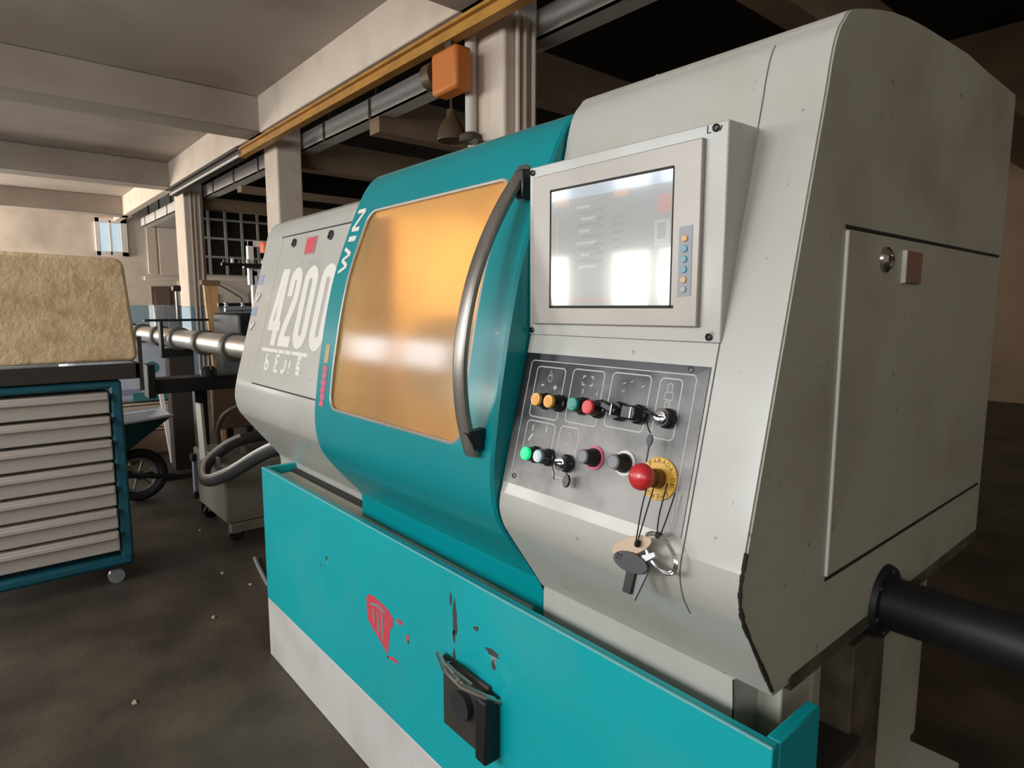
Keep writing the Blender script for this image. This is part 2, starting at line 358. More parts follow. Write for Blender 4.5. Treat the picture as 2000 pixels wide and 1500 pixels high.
# aisle ceiling with cross beams, machine hall roof behind the columns
mb = MB().box((X0, WALL_Y, 4.12), (X1, 3.3, 4.3)); ce = struct(mb.build('ceiling', 'ceiling', smooth=0), 'stained plaster ceiling over the aisle')
for x in (-18.4, -13.6, -8.75, -3.9, 0.95):
    MB().box((x - .25, WALL_Y, 3.68), (x + .25, 3.2, 4.12)).build('cross_beam', 'ceiling', ce, bevel=.015)
MB().box((X0, 2.98, 3.68), (X1, 3.14, 4.6)).build('edge_beam', 'column', ce, bevel=.015)
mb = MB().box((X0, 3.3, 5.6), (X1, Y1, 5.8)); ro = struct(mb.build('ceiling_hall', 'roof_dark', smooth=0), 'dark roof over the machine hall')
for x, zt in ((-13.6, 3.6), (-11.2, 3.48), (-8.85, 3.8), (-6.48, 3.8), (-4.5, 3.8), (-2.1, 3.8)):
    b = MB().box((x - .22, 3.545 if x == -8.85 else 3.585, 3.38), (x, Y1, min(zt, 3.552)))
    if zt > 3.56: b.box((x - .22, 3.80, 3.55), (x, Y1, zt))
    b.build('roof_beam', 'beam_brown', ro)
# columns
for i, (xa, xb) in enumerate(((-4.33, -3.85), (-9.0, -8.53), (-14.06, -13.36))):
    c = struct(MB().box((xa, 3.2, 1.46), (xb, 3.54, 4.6)).build('trim_%d' % (i + 1), 'column', bevel=.02),
               ('rust stained plaster column rising behind the teal door', 'square plaster column rising behind the grey cover', 'far plaster column with pipes beside the wooden plank')[i])
    MB().box((xa + .002, 3.202, 0), (xb - .002, 3.538, 1.46)).build('column_base', 'dado', c, bevel=.02)
    if i != 1:
        for k, dy in enumerate((.06, .13, .22)):
            MB().cyl((xb + .03, 3.25 + dy, 0), (xb + .03, 3.25 + dy, 3.66), .02, n=8).build('conduit', 'column', c)
# ================================================================== OVERHEAD THINGS
t = thing('crane_rail', 'worn yellow crane rail running under the ceiling edge beam', 'rail', (-4.0, 3.0, 3.58))
MB().box((-9.3, 2.955, 3.50), (1.5, 3.045, 3.52)).build('lower_flange', 'rail_yellow', t); MB().box((-9.3, 2.995, 3.52), (1.5, 3.015, 3.605)).build('web', 'rail_yellow', t)
MB().box((-9.3, 2.955, 3.60), (1.5, 3.045, 3.625)).build('upper_flange', 'rail_yellow', t)
MB().cyl((-9.3, 2.97, 3.53), (-13.3, 2.97, 3.53), .02, n=8).build('end_rod', 'tray_white', t)
t = thing('steel_beam', 'dark steel beam running on from the yellow crane rail', 'beam', (-11, 3.0, 3.55))
MB().box((-13.4, 3.0, 3.52), (-9.32, 3.1, 3.65)).build('web', 'rail_dark', t); MB().box((-13.4, 2.95, 3.62), (-9.32, 3.15, 3.66)).build('flange', 'rail_dark', t)
t = thing('cable_tray', 'long white cable tray running behind the plaster columns', 'cable tray', (-10, 3.62, 3.55))
MB().box((-19.4, 3.58, 3.56), (1.0, 3.6, 3.78)).build('side', 'tray_white', t); MB().box((-19.4, 3.58, 3.56), (1.0, 3.78, 3.575)).build('bottom', 'tray_white', t)
for k in range(16):
    x = -18.9 + k * 1.22; MB().box((x, 3.572, 3.55), (x + .05, 3.582, 3.79)).build('bracket', 'rail_dark', t)
    MB().box((x, 3.66, 3.78), (x + .03, 3.69, 4.3)).build('hanger', 'rail_dark', t)
t = thing('drain_pipe', 'grey drain pipe down the rust stained column', 'pipe', (-4.28, 3.12, 2.8))
MB().cyl((-4.20, 3.145, 2.82), (-4.20, 3.145, 3.56), .045).build('pipe', 'tray_white', t); MB().lathe((-4.20, 3.14, 2.76), (0, 0, 1), [(0, .09), (.05, .09), (.07, .055)]).build('flange', 'rail_dark', t)
MB().beam((-4.20, 3.14, 2.79), (-4.05, 3.12, 2.72), .05, .05).build('bracket', 'rail_dark', t)
t = thing('bell_lamp', 'brown bell lamp hanging beside the rust stained column', 'lamp', (-4.75, 3.3, 2.9))
P = (-4.66, 3.28, 2.88)
MB().lathe(P, (0, 0, 1), [(0, .125), (.01, .13), (.08, .118), (.14, .09), (.2, .045), (.26, .04)], 28).build('shade', 'lamp_brown', t)
MB().cyl((P[0], P[1], P[2] + .26), (P[0], P[1], 4.1), .012, n=8).build('cord', 'rail_dark', t)
t = thing('chain_hoist', 'orange hoist body on the rail beside the pipe', 'hoist', (-4.25, 3.0, 3.15))
MB().box((-4.40, 2.9, 3.10), (-4.06, 3.06, 3.42)).build('body', 'orange_paint', t, bevel=.03); MB().box((-4.30, 2.97, 3.42), (-4.22, 3.01, 3.495)).build('hanger', 'rail_dark', t)
MB().lathe((-4.42, 2.98, 3.3), (-1, 0, 0), [(0, .1), (.12, .1), (.15, .07)], 18).build('motor', 'lamp_brown', t)


# ================================================================== THE LATHE
DOOR = crom([(.918, .70), (.918, .80), (.918, .846), (.862, .912), (.81, .976), (.785, 1.018), (.772, 1.07), (.770, 1.13), (.777, 1.19), (.788, 1.27), (.800, 1.335), (.810, 1.39), (.823, 1.45),
             (.842, 1.525), (.866, 1.595), (.900, 1.68), (.932, 1.755), (.962, 1.812), (.995, 1.850), (1.035, 1.870), (1.11, 1.884), (1.25, 1.892)], 4)
CAB = crom([(.912, .70), (.912, .80), (.911, .832), (.895, .86), (.815, .978), (.795, 1.012), (.786, 1.045), (.789, 1.075), (.798, 1.107), (.861, 1.356), (.912, 1.56), (.962, 1.755), (.972, 1.80), (.985, 1.84), (1.005, 1.868), (1.05, 1.897), (1.25, 1.94), (1.6, 1.965)], 4)
COV = crom([(.98, .70), (.98, .77), (.977, .80), (.96, .83), (.84, .985), (.812, 1.03), (.802, 1.085), (.812, 1.15), (.835, 1.24), (.952, 1.68), (.965, 1.735), (.985, 1.775), (1.02, 1.802), (1.2, 1.86), (1.6, 1.93)], 4)
yD, yC, yL = surf_y(DOOR), surf_y(CAB), surf_y(COV)
lathe = thing('lathe', 'large grey and teal CNC lathe with a sliding windowed door and control panel', 'lathe', (-1.5, 1.3, 0))

# --- base with chip trough
TX0, TX1, TY = -2.56, -.40, .842
base = MB(); base.box((TX0, TY, .25), (TX1, TY + .022, .806)); base.box((TX0, TY + .0225, .25), (TX0 + .022, 1.2, .806)); base.box((TX1 - .022, TY + .0225, .25), (TX1, 1.0, .806))
base = base.build('trough_panel', 'teal_base', lathe, bevel=.003, label='teal front panel of the machine base')
MB().box((TX0 + .004, TY - .0012, .8035), (TX1, TY + .006, .8075)).build('lip_edge', 'teal_pale_edge', base, bevel=.002)
low = MB().box((TX0, TY, 0.0), (TX1, 1.9, .25)).build('plinth', 'paint_grey_lower', lathe, bevel=.004, label='grey plinth under the teal panel')
MB().box((TX0 + .022, TY + .022, .60), (TX1 - .022, 1.25, .62)).build('trough_floor', 'groove', lathe)
MB().box((TX0 + .03, .895, .62), (-1.0, .955, .775)).build('slide_rail', 'paint_grey_side', lathe, bevel=.004)
MB().box((TX0 + .03, .955, .62), (-1.0, .975, .785)).build('rail_gap', 'groove', lathe)
MB().box((-2.66, 1.02, .25), (-2.56, 1.9, .86)).build('end_post', 'paint_grey_side', lathe, bevel=.004)
MB().box((TX0 + .06, 1.2, .25), (TX1 - .1, 1.85, .8)).build('bed_casting', 'paint_grey_side', lathe, bevel=.01)
fb = lambda u, v, off: (u, TY - off, v)
# worn red emblem
sh = [(-1.672, .575), (-1.66, .590), (-1.62, .597), (-1.57, .592), (-1.53, .583), (-1.512, .572), (-1.514, .545), (-1.53, .527), (-1.540, .475), (-1.548, .445), (-1.565, .455), (-1.60, .475), (-1.64, .492), (-1.668, .51)]
lg = MB(); lg.slab([(x, z) for x, z in sh], fb, .0008)
for poly in ([(-1.496, .575), (-1.47, .583), (-1.452, .575), (-1.475, .568)], [(-1.445, .548), (-1.43, .556), (-1.424, .538), (-1.436, .532)], [(-1.545, .438), (-1.525, .438), (-1.492, .442), (-1.486, .449), (-1.51, .452), (-1.535, .447)]): lg.slab(poly, fb, .0008)
lg.build('emblem', 'red_print', base, smooth=0, label='worn red shield emblem')
em = MB()
for pts in ([(-1.645, .567), (-1.60, .575), (-1.555, .570)], [(-1.625, .555), (-1.625, .512)], [(-1.60, .56), (-1.597, .49)], [(-1.575, .56), (-1.572, .475)]): ribbon(em, pts, .006, fb, .0016)
em.build('emblem_line', 'scratch_grey', base, smooth=0)
def blob(cx, cz, rx, rz, n=12, tilt=0.0, jit=.35):
    return [(cx + rx * math.cos(2 * math.pi * k / n) * (1 + random.uniform(-jit, jit)) + tilt * math.sin(2 * math.pi * k / n) * rz, cz + rz * math.sin(2 * math.pi * k / n) * (1 + random.uniform(-jit, jit))) for k in range(n)]
for c in ((-1.206, .690, .010, .045, 0), (-1.222, .735, .004, .02, 0), (-1.21, .645, .006, .02, 0), (-1.119, .70, .010, .006, .6), (-1.06, .668, .026, .008, 0), (-1.055, .64, .008, .012, 0), (-1.952, .611, .007, .007, 0), (-1.21, .595, .005, .014, 0), (-1.548, .437, .004, .005, 0), (-1.43, .535, .004, .006, 0), (-2.0, .57, .003, .003, 0)):
    MB().slab(blob(c[0], c[1], c[2], c[3], tilt=c[4]), fb, .0009).build('paint_chip', 'chip', base, smooth=0)
for c in ((-1.055, .655, .009, .02), (-1.945, .60, .004, .012), (-1.49, .565, .005, .006)):
    MB().slab(blob(c[0], c[1], c[2], c[3]), fb, .0005).build('scuff', 'scratch_grey', base, smooth=0)
# steel latch on the base panel
lt = MB().box((-1.245, TY - .012, .40), (-1.06, TY, .585)).build('latch', 'inner_dark', lathe, bevel=.004, label='greasy steel latch on the teal base panel')
MB().tube([(-1.25, TY - .02, .588), (-1.18, TY - .05, .592), (-1.10, TY - .055, .585), (-1.04, TY - .03, .578), (-1.03, TY, .56)], .007, 8).build('latch_bar', 'steel', lt)
MB().tube([(-1.20, TY - .02, .585), (-1.17, TY - .05, .607), (-1.13, TY - .055, .607), (-1.10, TY - .03, .58)], .005, 8).build('latch_hook', 'steel', lt)
MB().cyl((-1.15, TY - .03, .5), (-1.15, TY, .5), .035).build('latch_pivot', 'key_dark', lt)
MB().box((-1.07, TY - .045, .42), (-1.03, TY, .575)).build('latch_block', 'black_paint', lt, bevel=.006)

# --- left cover
BK = 1.9
cov = MB().prism(COV + [(BK, 1.96), (BK, .70)], -2.72, -1.80).build('spindle_cover', 'paint_grey', lathe, smooth=30, bevel=.006, label='light grey cover carrying the figures 4200')
fl = on(yL)
def seam(mb, pts, w, fn, t=.0006): return ribbon(mb, pts, w, fn, t)
for pts in ([(-2.545, 1.725), (-1.85, 1.725)], [(-2.53, 1.155), (-1.85, 1.155)]): seam(MB(), pts, .005, fl).build('panel_seam', 'groove', cov, smooth=0)
seam(MB(), [(-2.53, 1.155 + i * .057) for i in range(11)], .0015, fl).build('panel_seam', 'paint_grey_side', cov, smooth=0)
for x, z in ((-2.40, 1.692), (-2.077, 1.694)):
    MB().lathe((x, yL(z) + .002, z), (0, -.97, .25), [(0, .017), (.008, .017), (.009, .012), (.004, .011)], 18).build('panel_lock', 'key_dark', cov)
    ribbon(MB(), [(x - .008, z - .006), (x + .008, z + .006)], .004, on(yL, .008), .003).build('lock_slot', 'steel', cov, smooth=0)
MB().slab([(-2.287, 1.640), (-2.19, 1.640), (-2.19, 1.705), (-2.287, 1.705)], fl, .0012).build('plate', 'bezel', cov, smooth=0)
MB().slab([(-2.28, 1.644), (-2.197, 1.644), (-2.197, 1.701), (-2.28, 1.701)], fl, .0022).build('red_label', 'red_print', cov, smooth=0, label='small red label')
MB().slab([(-2.23, 1.608), (-2.19, 1.610), (-2.19, 1.613), (-2.23, 1.612)], fl, .0005).build('scuff', 'blue_sticker', cov, smooth=0)
# figures 4 2 0 0, heavy condensed, raised as flat prints
def sk(pts): return [(x - .013 - (z - 1.307) * .01, z) for x, z in pts]
ZB, ZT = 1.307, 1.594
dg = MB(); dg.slab(sk([(-2.415, ZB), (-2.368, ZB), (-2.368, ZT), (-2.415, ZT)]), fl, .0009)
dg.slab(sk([(-2.432, ZT), (-2.405, ZT), (-2.405, 1.50), (-2.432, 1.396), (-2.472, 1.396)]), fl, .0012); dg.slab(sk([(-2.472, 1.362), (-2.350, 1.362), (-2.350, 1.398), (-2.472, 1.398)]), fl, .0015); dg.build('figure', 'white_print', cov, smooth=0, label='printed figure 4')
dg = MB(); ribbon(dg, sk([(-2.318, 1.49), (-2.318, 1.545), (-2.314, 1.560), (-2.302, 1.571), (-2.287, 1.574), (-2.272, 1.571), (-2.260, 1.560), (-2.256, 1.545), (-2.256, 1.50), (-2.262, 1.465), (-2.304, 1.38), (-2.314, 1.35), (-2.316, 1.325)]), .046, fl, .0009)
dg.slab(sk([(-2.337, ZB), (-2.228, ZB), (-2.228, ZB + .038), (-2.337, ZB + .038)]), fl, .0013); dg.build('figure', 'white_print', cov, smooth=0, label='printed figure 2')
for cx in (-2.152, -2.008):
    dg = MB(); ribbon(dg, sk(rrect(cx - .036, ZB + .020, cx + .036, ZT - .020, .034, 5)), .044, fl, .0009, closed=True); dg.build('figure', 'white_print', cov, smooth=0, label='printed figure 0')
for a, b in ((-2.50, -2.33), (-2.325, -2.27), (-2.26, -2.21), (-2.2, -2.06)): ribbon(MB(), [(a, 1.289), (b, 1.288)], .012, fl, .0008).build('underline', 'white_print', cov, smooth=0)
lt_ = MB()
def let(cx, strokes, w=.0145):
    for st in strokes: ribbon(lt_, [(cx + x * .052, 1.218 + z * .055) for x, z in st], w, fl, .0008)
let(-2.43, [[(0, 1), (0, 0), (.5, 0), (.6, .3), (.4, .5), (.05, .5)]]); let(-2.335, [[(.6, 1), (.1, 1), (.1, 0), (.7, 0)], [(.1, .55), (.5, .55)]])
let(-2.265, [[(.6, .8), (.6, .15), (.3, 0), (0, .1)]]); let(-2.205, [[(.2, .8), (.2, .35)], [(.2, .1), (.2, 0)]]); let(-2.135, [[(.6, 1.05), (.1, 1.05), (.1, .45), (.7, .4)], [(.1, .75), (.5, .75)], [(.1, .15), (.7, .1)]])
lt_.build('lettering', 'white_print', cov, smooth=0, label='broken white lettering under the figures')
for z in (1.562, 1.433):
    MB().slab([(-2.712, z - .02), (-2.655, z - .02), (-2.655, z + .02), (-2.712, z + .02)], fl, .001).build('warning_sticker', 'blue_sticker', cov, smooth=0)
    MB().slab([(-2.695, z - .008), (-2.672, z - .008), (-2.672, z + .010), (-2.695, z + .010)], fl, .0016).build('sticker_mark', 'blue_sticker_mark', cov, smooth=0)
for z in (1.492, 1.375):
    tk = MB(); ribbon(tk, [(-2.685, z + .012), (-2.675, z - .014), (-2.645, z + .014)], .013, fl, .006); tk.build('cast_mark', 'white_print', cov, smooth=0)

# --- working space behind the door
wsp = MB().box((-1.80, 1.46, .86), (-.965, 1.48, 1.862)).build('back_plate', 'inner_cream', lathe, smooth=0, label='cream back plate of the working space')
MB().box((-1.80, .95, .84), (-.965, 1.48, .86)).build('space_floor', 'inner_cream', lathe, smooth=0)
MB().box((-1.80, 1.20, 1.862), (-.965, 1.9, 1.878)).build('roof_panel', 'paint_grey_side', lathe)
MB().lathe((-1.80, 1.2, 1.28), (1, 0, 0), [(0, .14), (.16, .14), (.17, .05), (.3, .04)], 28).build('chuck', 'inner_dark', lathe)
MB().box((-.985, .97, .86), (-.970, 1.46, 1.74)).build('side_lining', 'inner_tan', lathe, smooth=0)
MB().box((-1.797, .97, .86), (-1.787, 1.46, 1.74)).build('chuck_wall', 'inner_cream', lathe, smooth=0)
MB().box((-1.785, .97, .9), (-1.70, 1.0, 1.72)).build('chuck_guard', 'inner_tan', lathe, bevel=.01)
MB().box((-1.30, 1.25, 1.30), (-1.0, 1.46, 1.48)).build('turret', 'inner_dark', lathe, bevel=.02)
MB().cyl((-1.7, 1.42, 1.76), (-1.05, 1.42, 1.76), .018, n=12).build('work_lamp', 'lamp_glow', lathe)
for i in range(2):
    l = bpy.data.lights.new('work_light', 'AREA'); l.shape = 'RECTANGLE'; l.size = .5; l.size_y = .12; l.energy = 4.6; l.color = (1.0, .76, .44)
    o = bpy.data.objects.new('work_light', l); sc.collection.objects.link(o); o.location = (-1.2 - .22 * i, 1.30, 1.72); o.rotation_euler = Vector((-.55, .1, -.8)).to_track_quat('-Z', 'Y').to_euler(); o['kind'] = 'helper'; o.parent = lathe; o.matrix_parent_inverse = lathe.matrix_world.inverted()

# --- sliding door: curved skin with a round-cornered opening
DX0, DX1 = -1.84, -.968
WX0, WX1, WB, WT, WR = -1.735, -1.08, 1.155, 1.732, .04
def door_rows(zt, zb):
    zlist = [p[1] for p in DOOR]; zmin, zmax = zlist[0], zlist[-1]; rows = []
    n1, n2, n3 = 22, 16, 18
    rows += [zmin + (.846 - zmin) * i / 5 for i in range(5)] + [.846 + (zb - .846) * i / (n1 - 5) for i in range(n1 - 5)]; rows += [zb + (zt - zb) * i / n2 for i in range(n2)]; rows += [zt + (zmax - zt) * i / n3 for i in range(n3 + 1)]
    return rows, n1, n1 + n2
def win_z(x):
    d = max(WX0 + WR - x, x - (WX1 - WR), 0)
    d = min(d, WR); k = WR - math.sqrt(max(WR * WR - d * d, 0)); return WT - k, WB + k
cols = [DX0, DX0 + .006, -1.80, WX0 - .004] + [WX0 + WR * (1 - math.cos(math.radians(15 * i))) for i in range(7)] + [WX0 + WR + (WX1 - WX0 - 2 * WR) * i / 6 for i in range(1, 6)] + [WX1 - WR * (1 - math.cos(math.radians(90 - 15 * i))) for i in range(7)] + [WX1 + .004, -1.02, DX1 - .006, DX1]
vs = []; fs = []; R = None
for ci, x in enumerate(cols):
    zt, zb = win_z(min(max(x, WX0), WX1)); rows, i0, i1 = door_rows(zt, zb); R = len(rows)
    edge = .006 if ci in (0, len(cols) - 1) else 0
    vs += [(x, yD(z) + edge, z) for z in rows]
for ci in range(len(cols) - 1):
    inside = cols[ci] >= WX0 - 1e-6 and cols[ci + 1] <= WX1 + 1e-6
    for r in range(R - 1):
        if inside and i0 <= r < i1: continue
        fs.append((ci * R + r, (ci + 1) * R + r, (ci + 1) * R + r + 1, ci * R + r + 1))
o_ = len(vs); last = (len(cols) - 1) * R
zs0 = door_rows(WT - WR, WB + WR)[0]
vs += [(DX0, yD(z) + .028, z) for z in zs0] + [(DX1, yD(z) + .09, z) for z in zs0]
for r in range(R - 1): fs += [(r, r + 1, o_ + r + 1, o_ + r), (last + r, o_ + R + r, o_ + R + r + 1, last + r + 1)]
door = MB().add(vs, fs).build('sliding_door', 'teal', lathe, smooth=24, label='teal curved sliding door with a large yellowed window')
fd = on(yD)
def hole(inset):
    return rrect(WX0 + inset, WB + inset, WX1 - inset, WT - inset, WR - inset * .5, 6)
# the pane bends with the door
pv = []; pf = []; nx = 14
pr_ = [WB - .012 + (WT - WB + .024) * i / 26 for i in range(27)]
for i in range(nx + 1):
    x = WX0 - .012 + (WX1 - WX0 + .024) * i / nx; pv += [(x, yD(z) + .008, z) for z in pr_]
for i in range(nx):
    for r in range(26): pf.append((i * 27 + r, (i + 1) * 27 + r, (i + 1) * 27 + r + 1, i * 27 + r + 1))
n_ = len(pv); pv += [(x, y + .006, z) for x, y, z in pv]; pf += [tuple(reversed([k + n_ for k in f])) for f in pf]
rim_ = [r for r in range(27)] + [i * 27 + 26 for i in range(1, nx + 1)] + [nx * 27 + r for r in range(25, -1, -1)] + [i * 27 for i in range(nx - 1, 0, -1)]
pf += [(a, b, b + n_, a + n_) for a, b in zip(rim_, rim_[1:] + rim_[:1])]
MB().add(pv, pf).build('window_pane', 'polycarbonate', door, smooth=60, label='yellowed see-through window of the sliding door')
gk = MB(); pts = []
h_ = hole(.0)
for a, b in zip(h_, h_[1:] + h_[:1]):
    nseg = max(1, int(math.hypot(a[0] - b[0], a[1] - b[1]) / .03)); pts += [(a[0] + (b[0] - a[0]) * k / nseg, a[1] + (b[1] - a[1]) * k / nseg) for k in range(nseg)]
gk.tube([(x, yD(z) + .002, z) for x, z in pts], .0042, 6, closed=True); gk.build('window_gasket', 'bezel', door)
# WIN reading upwards along the left border, faded strip print below it
def up_letter(strokes, cz, hgt, lab, wd=.046, st=.0125, xs=-1.788):   # letter lies on its side and reads upwards
    lm = MB()
    for k, q in enumerate(strokes): ribbon(lm, [(xs - (v - .5) * wd, cz + (u - .5) * hgt) for u, v in q], st, fd, .0012 + .0003 * k)
    lm.build('letter', 'white_print', door, smooth=0, label=lab)
up_letter([[(0, 0), (0, 1)], [(0, 1), (1, 0)], [(1, 0), (1, 1)]], 1.712, .056, 'white letter N'); up_letter([[(.5, 0), (.5, 1)]], 1.655, .02, 'white letter I', st=.016)
up_letter([[(0, 1), (.25, 0)], [(.25, 0), (.5, .9)], [(.5, .9), (.75, 0)], [(.75, 0), (1, 1)]], 1.590, .072, 'white letter W', st=.0105)
MB().slab([(-1.80, 1.285), (-1.772, 1.285), (-1.772, 1.34), (-1.80, 1.34)], fd, .0008).build('faded_print', 'tan_print', door, smooth=0)
for k in range(6):
    MB().slab(blob(-1.789 + .002 * (k % 2), 1.163 + k * .021, .017, .0115, 11, jit=.3), fd, .001).build('faded_print', 'pink_print', door, smooth=0)
# curved grab handle
HX = -1.02
hp = crom([(.905, 1.738), (.892, 1.72), (.847, 1.66), (.803, 1.585), (.769, 1.507), (.747, 1.43), (.735, 1.36), (.733, 1.30), (.739, 1.235), (.754, 1.172), (.762, 1.15)], 4)
hv = []; hf = []
for i, (y, z) in enumerate(hp):
    a = hp[max(i - 1, 0)]; b = hp[min(i + 1, len(hp) - 1)]; ty, tz = b[0] - a[0], b[1] - a[1]; l = math.hypot(ty, tz); ny, nz = tz / l, -ty / l
    if ny > 0: ny, nz = -ny, -nz
    for dx, dn in ((-.018, -.002), (-.018, .006), (-.012, .011), (.012, .011), (.018, .006), (.018, -.002), (.014, -.007), (-.014, -.007)):
        hv.append((HX + dx, y + ny * dn, z + nz * dn))
for i in range(len(hp) - 1):
    for k in range(8): hf.append((i * 8 + k, i * 8 + (k + 1) % 8, (i + 1) * 8 + (k + 1) % 8, (i + 1) * 8 + k))
hf += [tuple(range(8)), tuple((len(hp) - 1) * 8 + k for k in range(7, -1, -1))]
MB().add(hv, hf).build('grab_handle', 'brushed_handle', door, smooth=40, label='long curved metal grab handle')
for z0, z1 in ((1.668, 1.735), (1.158, 1.205)):
    MB().prism([(yD(z0) + .004, z0), (yD(z1) + .004, z1), (yD(z1) - .045, z1 - .004), (yD(z0) - .02, z0 + .004)], HX + .002, HX + .024).build('handle_bracket', 'black_plastic', door, bevel=.003)
MB().lathe((-.998, yD(1.40) + .002, 1.395), (0, -1, .1), [(0, .007), (.003, .006)], 12).build('bolt', 'teal', door)

# --- control cabinet at the right
CX0, CX1 = -.963, -.434
cabm = MB(); poly = CAB + [(2.0, 1.97), (2.0, .845), (.935, .845)]
# upper body stops above the base on the side, front skirt reaches down into the trough
cabm.prism([p for p in CAB if p[1] >= .845] + [(2.0, 1.97), (2.0, .845)], CX0, CX1)
cabm.prism([(.911, .70), (.911, .846), (1.15, .846), (1.15, .70)], CX0, -.502)
cab = cabm.build('control_cabinet', 'paint_grey', lathe, smooth=30, bevel=.005, label='light grey control cabinet with a leaning front')
fc = on(yC)
def col_line(x, za, zb, w, m, n=90, fn=fc, name='panel_seam', t=.0012): return ribbon(MB(), [(x, za + (zb - za) * i / n) for i in range(n + 1)], w, fn, t).build(name, m, cab, smooth=0)
col_line(-.53, .975, 1.86, .0016, 'seam_grey'); col_line(-.503, .70, .84, .003, 'groove', 3)
ribbon(MB(), [(-.96, .846), (-.503, .846)], .0015, fc, .0006).build('panel_seam', 'paint_grey_side', cab, smooth=0)
MB().tube([(CX0 - .001, yC(z) + .002, z) for z in [.71 + .02 * i for i in range(56)]], .0026, 6).build('door_seal', 'rubber', cab)
# worn dark edge of the side sheet, and the side sheet itself
sidep = [p for p in CAB if p[1] >= .858]
MB().prism([(y + .004, z) for y, z in sidep] + [(1.99, 1.96), (1.99, .862)], CX1 - .002, CX1 + .003).build('side_sheet', 'paint_grey_side', lathe, smooth=30, label='dull grey side sheet of the control cabinet')
wp = [p for p in CAB if .85 <= p[1] <= 1.13]
ew = MB()
for i, (a, b) in enumerate(zip(wp[:-1], wp[1:])):
    ew.tube([(CX1 + .002, a[0] + .0012, a[1]), (CX1 + .002, b[0] + .0012, b[1])], .0026 + .0008 * math.sin(i * 1.7) + (.0008 if a[1] < 1.02 else 0), 6)
ew.build('worn_edge', 'edge_dirt', cab)
MB().box((CX1 - .05, .955, .836), (CX1 + .004, 1.99, .862)).build('bottom_flange', 'rusty', cab)
# lifting eye bolt on top
eb = MB().lathe((-.90, 1.19, 1.925), (0, 0, 1), [(0, .016), (.012, .016), (.016, .01), (.03, .01)], 14).build('top_bolt', 'steel', cab)
# side access door
sd = MB().box((CX1 + .002, 1.062, .998), (CX1 + .006, 1.96, 1.572)).build('access_door', 'paint_grey_side', lathe, bevel=.0015, label='access door on the cabinet side')
MB().box((CX1 + .002, 1.055, 1.573), (CX1 + .0045, 1.965, 1.579)).build('door_gap', 'edge_dirt', sd); MB().box((CX1 + .002, 1.06, .990), (CX1 + .0045, 1.965, .997)).build('door_gap', 'edge_dirt', sd)
MB().box((CX1 + .003, 1.0585, 1.0), (CX1 + .0075, 1.0625, 1.57)).build('door_edge', 'white_paint', sd)
MB().lathe((CX1 + .005, 1.218, 1.532), (1, 0, 0), [(0, .023), (.006, .022), (.012, .015), (.012, .011), (.008, .010)], 22).build('door_lock', 'steel', sd)
MB().box((CX1 + .0185, 1.212, 1.529), (CX1 + .0195, 1.226, 1.535)).build('lock_slot', 'black_plastic', sd)
MB().box((CX1 + .005, 1.305, 1.494), (CX1 + .012, 1.39, 1.553)).build('badge', 'copper_badge', sd, bevel=.002)
MB().box((CX1 + .005, 1.301, 1.494), (CX1 + .013, 1.306, 1.553)).build('badge_rim', 'white_print', sd)
# black flanged pipe stub leaving the cabinet side
pp = MB().lathe((CX1 - .03, 1.34, .868), (1, 0, 0), [(0, .072), (.035, .074), (.044, .070), (.045, .052), (.16, .050), (.9, .050)], 32).build('pipe_stub', 'black_paint', lathe, label='black flanged pipe on the cabinet side')
for k in range(6):
    an = k * math.pi / 3 + .3; MB().lathe((CX1 + .013, 1.34 + .061 * math.cos(an), .868 + .061 * math.sin(an)), (1, 0, 0), [(0, .006), (.004, .006)], 8).build('bolt', 'key_dark', pp)
sb = MB().box((-.62, 1.0, .25), (-.52, 1.95, .836)).build('base_side', 'paint_grey_side', lathe, bevel=.005, label='grimy base casting under the cabinet side')
MB().box((-.52, 1.24, .25), (-.44, 1.40, .80)).build('pipe_bracket', 'rusty', sb, bevel=.004)
MB().box((-.60, .99, .25), (-.46, 1.10, .834)).build('corner_leg', 'paint_grey_side', sb, bevel=.004)

# --- monitor housing: upright face on the leaning cabinet
MY = .868; MX0, MX1, MZ0, MZ1 = -.965, -.527, 1.394, 1.725
mon = MB().prism([(MY, MZ0), (MY, MZ1), (.99, MZ1 + .003), (.99, MZ0 + .12), (.90, MZ0 + .03)], MX0, MX1).build('monitor_housing', 'paint_grey', lathe, bevel=.0025, label='grey wedge housing around the monitor')
fm = lambda u, v, off: (u, MY - off, v)
MB().slab([(-.946, 1.417), (-.565, 1.419), (-.565, 1.705), (-.946, 1.703)], fm, .009).build('monitor_bezel', 'bezel', mon, bevel=.002, label='worn metallic monitor bezel')
fb2 = lambda u, v, off: (u, MY - .009 - off, v)
gm = MB()
for a, b in (((-.897, 1.448), (-.609, 1.453)), ((-.897, 1.667), (-.615, 1.672))): gm.slab([(a[0], a[1]), (b[0], a[1]), (b[0], b[1]), (a[0], b[1])], fb2, .0004)
gm.slab([(-.897, 1.45), (-.892, 1.45), (-.892, 1.67), (-.897, 1.67)], fb2, .0004); gm.slab([(-.617, 1.45), (-.614, 1.45), (-.614, 1.67), (-.617, 1.67)], fb2, .0004)
gm.build('screen_rim', 'groove', mon, smooth=0)
SMAT = ['screen_base', 'screen_blue', 'screen_orange', 'screen_red', 'screen_grey', 'screen_dark', 'screen_light']
s_ = MB(); SX0, SX1, SZ0, SZ1 = -.892, -.6165, 1.453, 1.6675
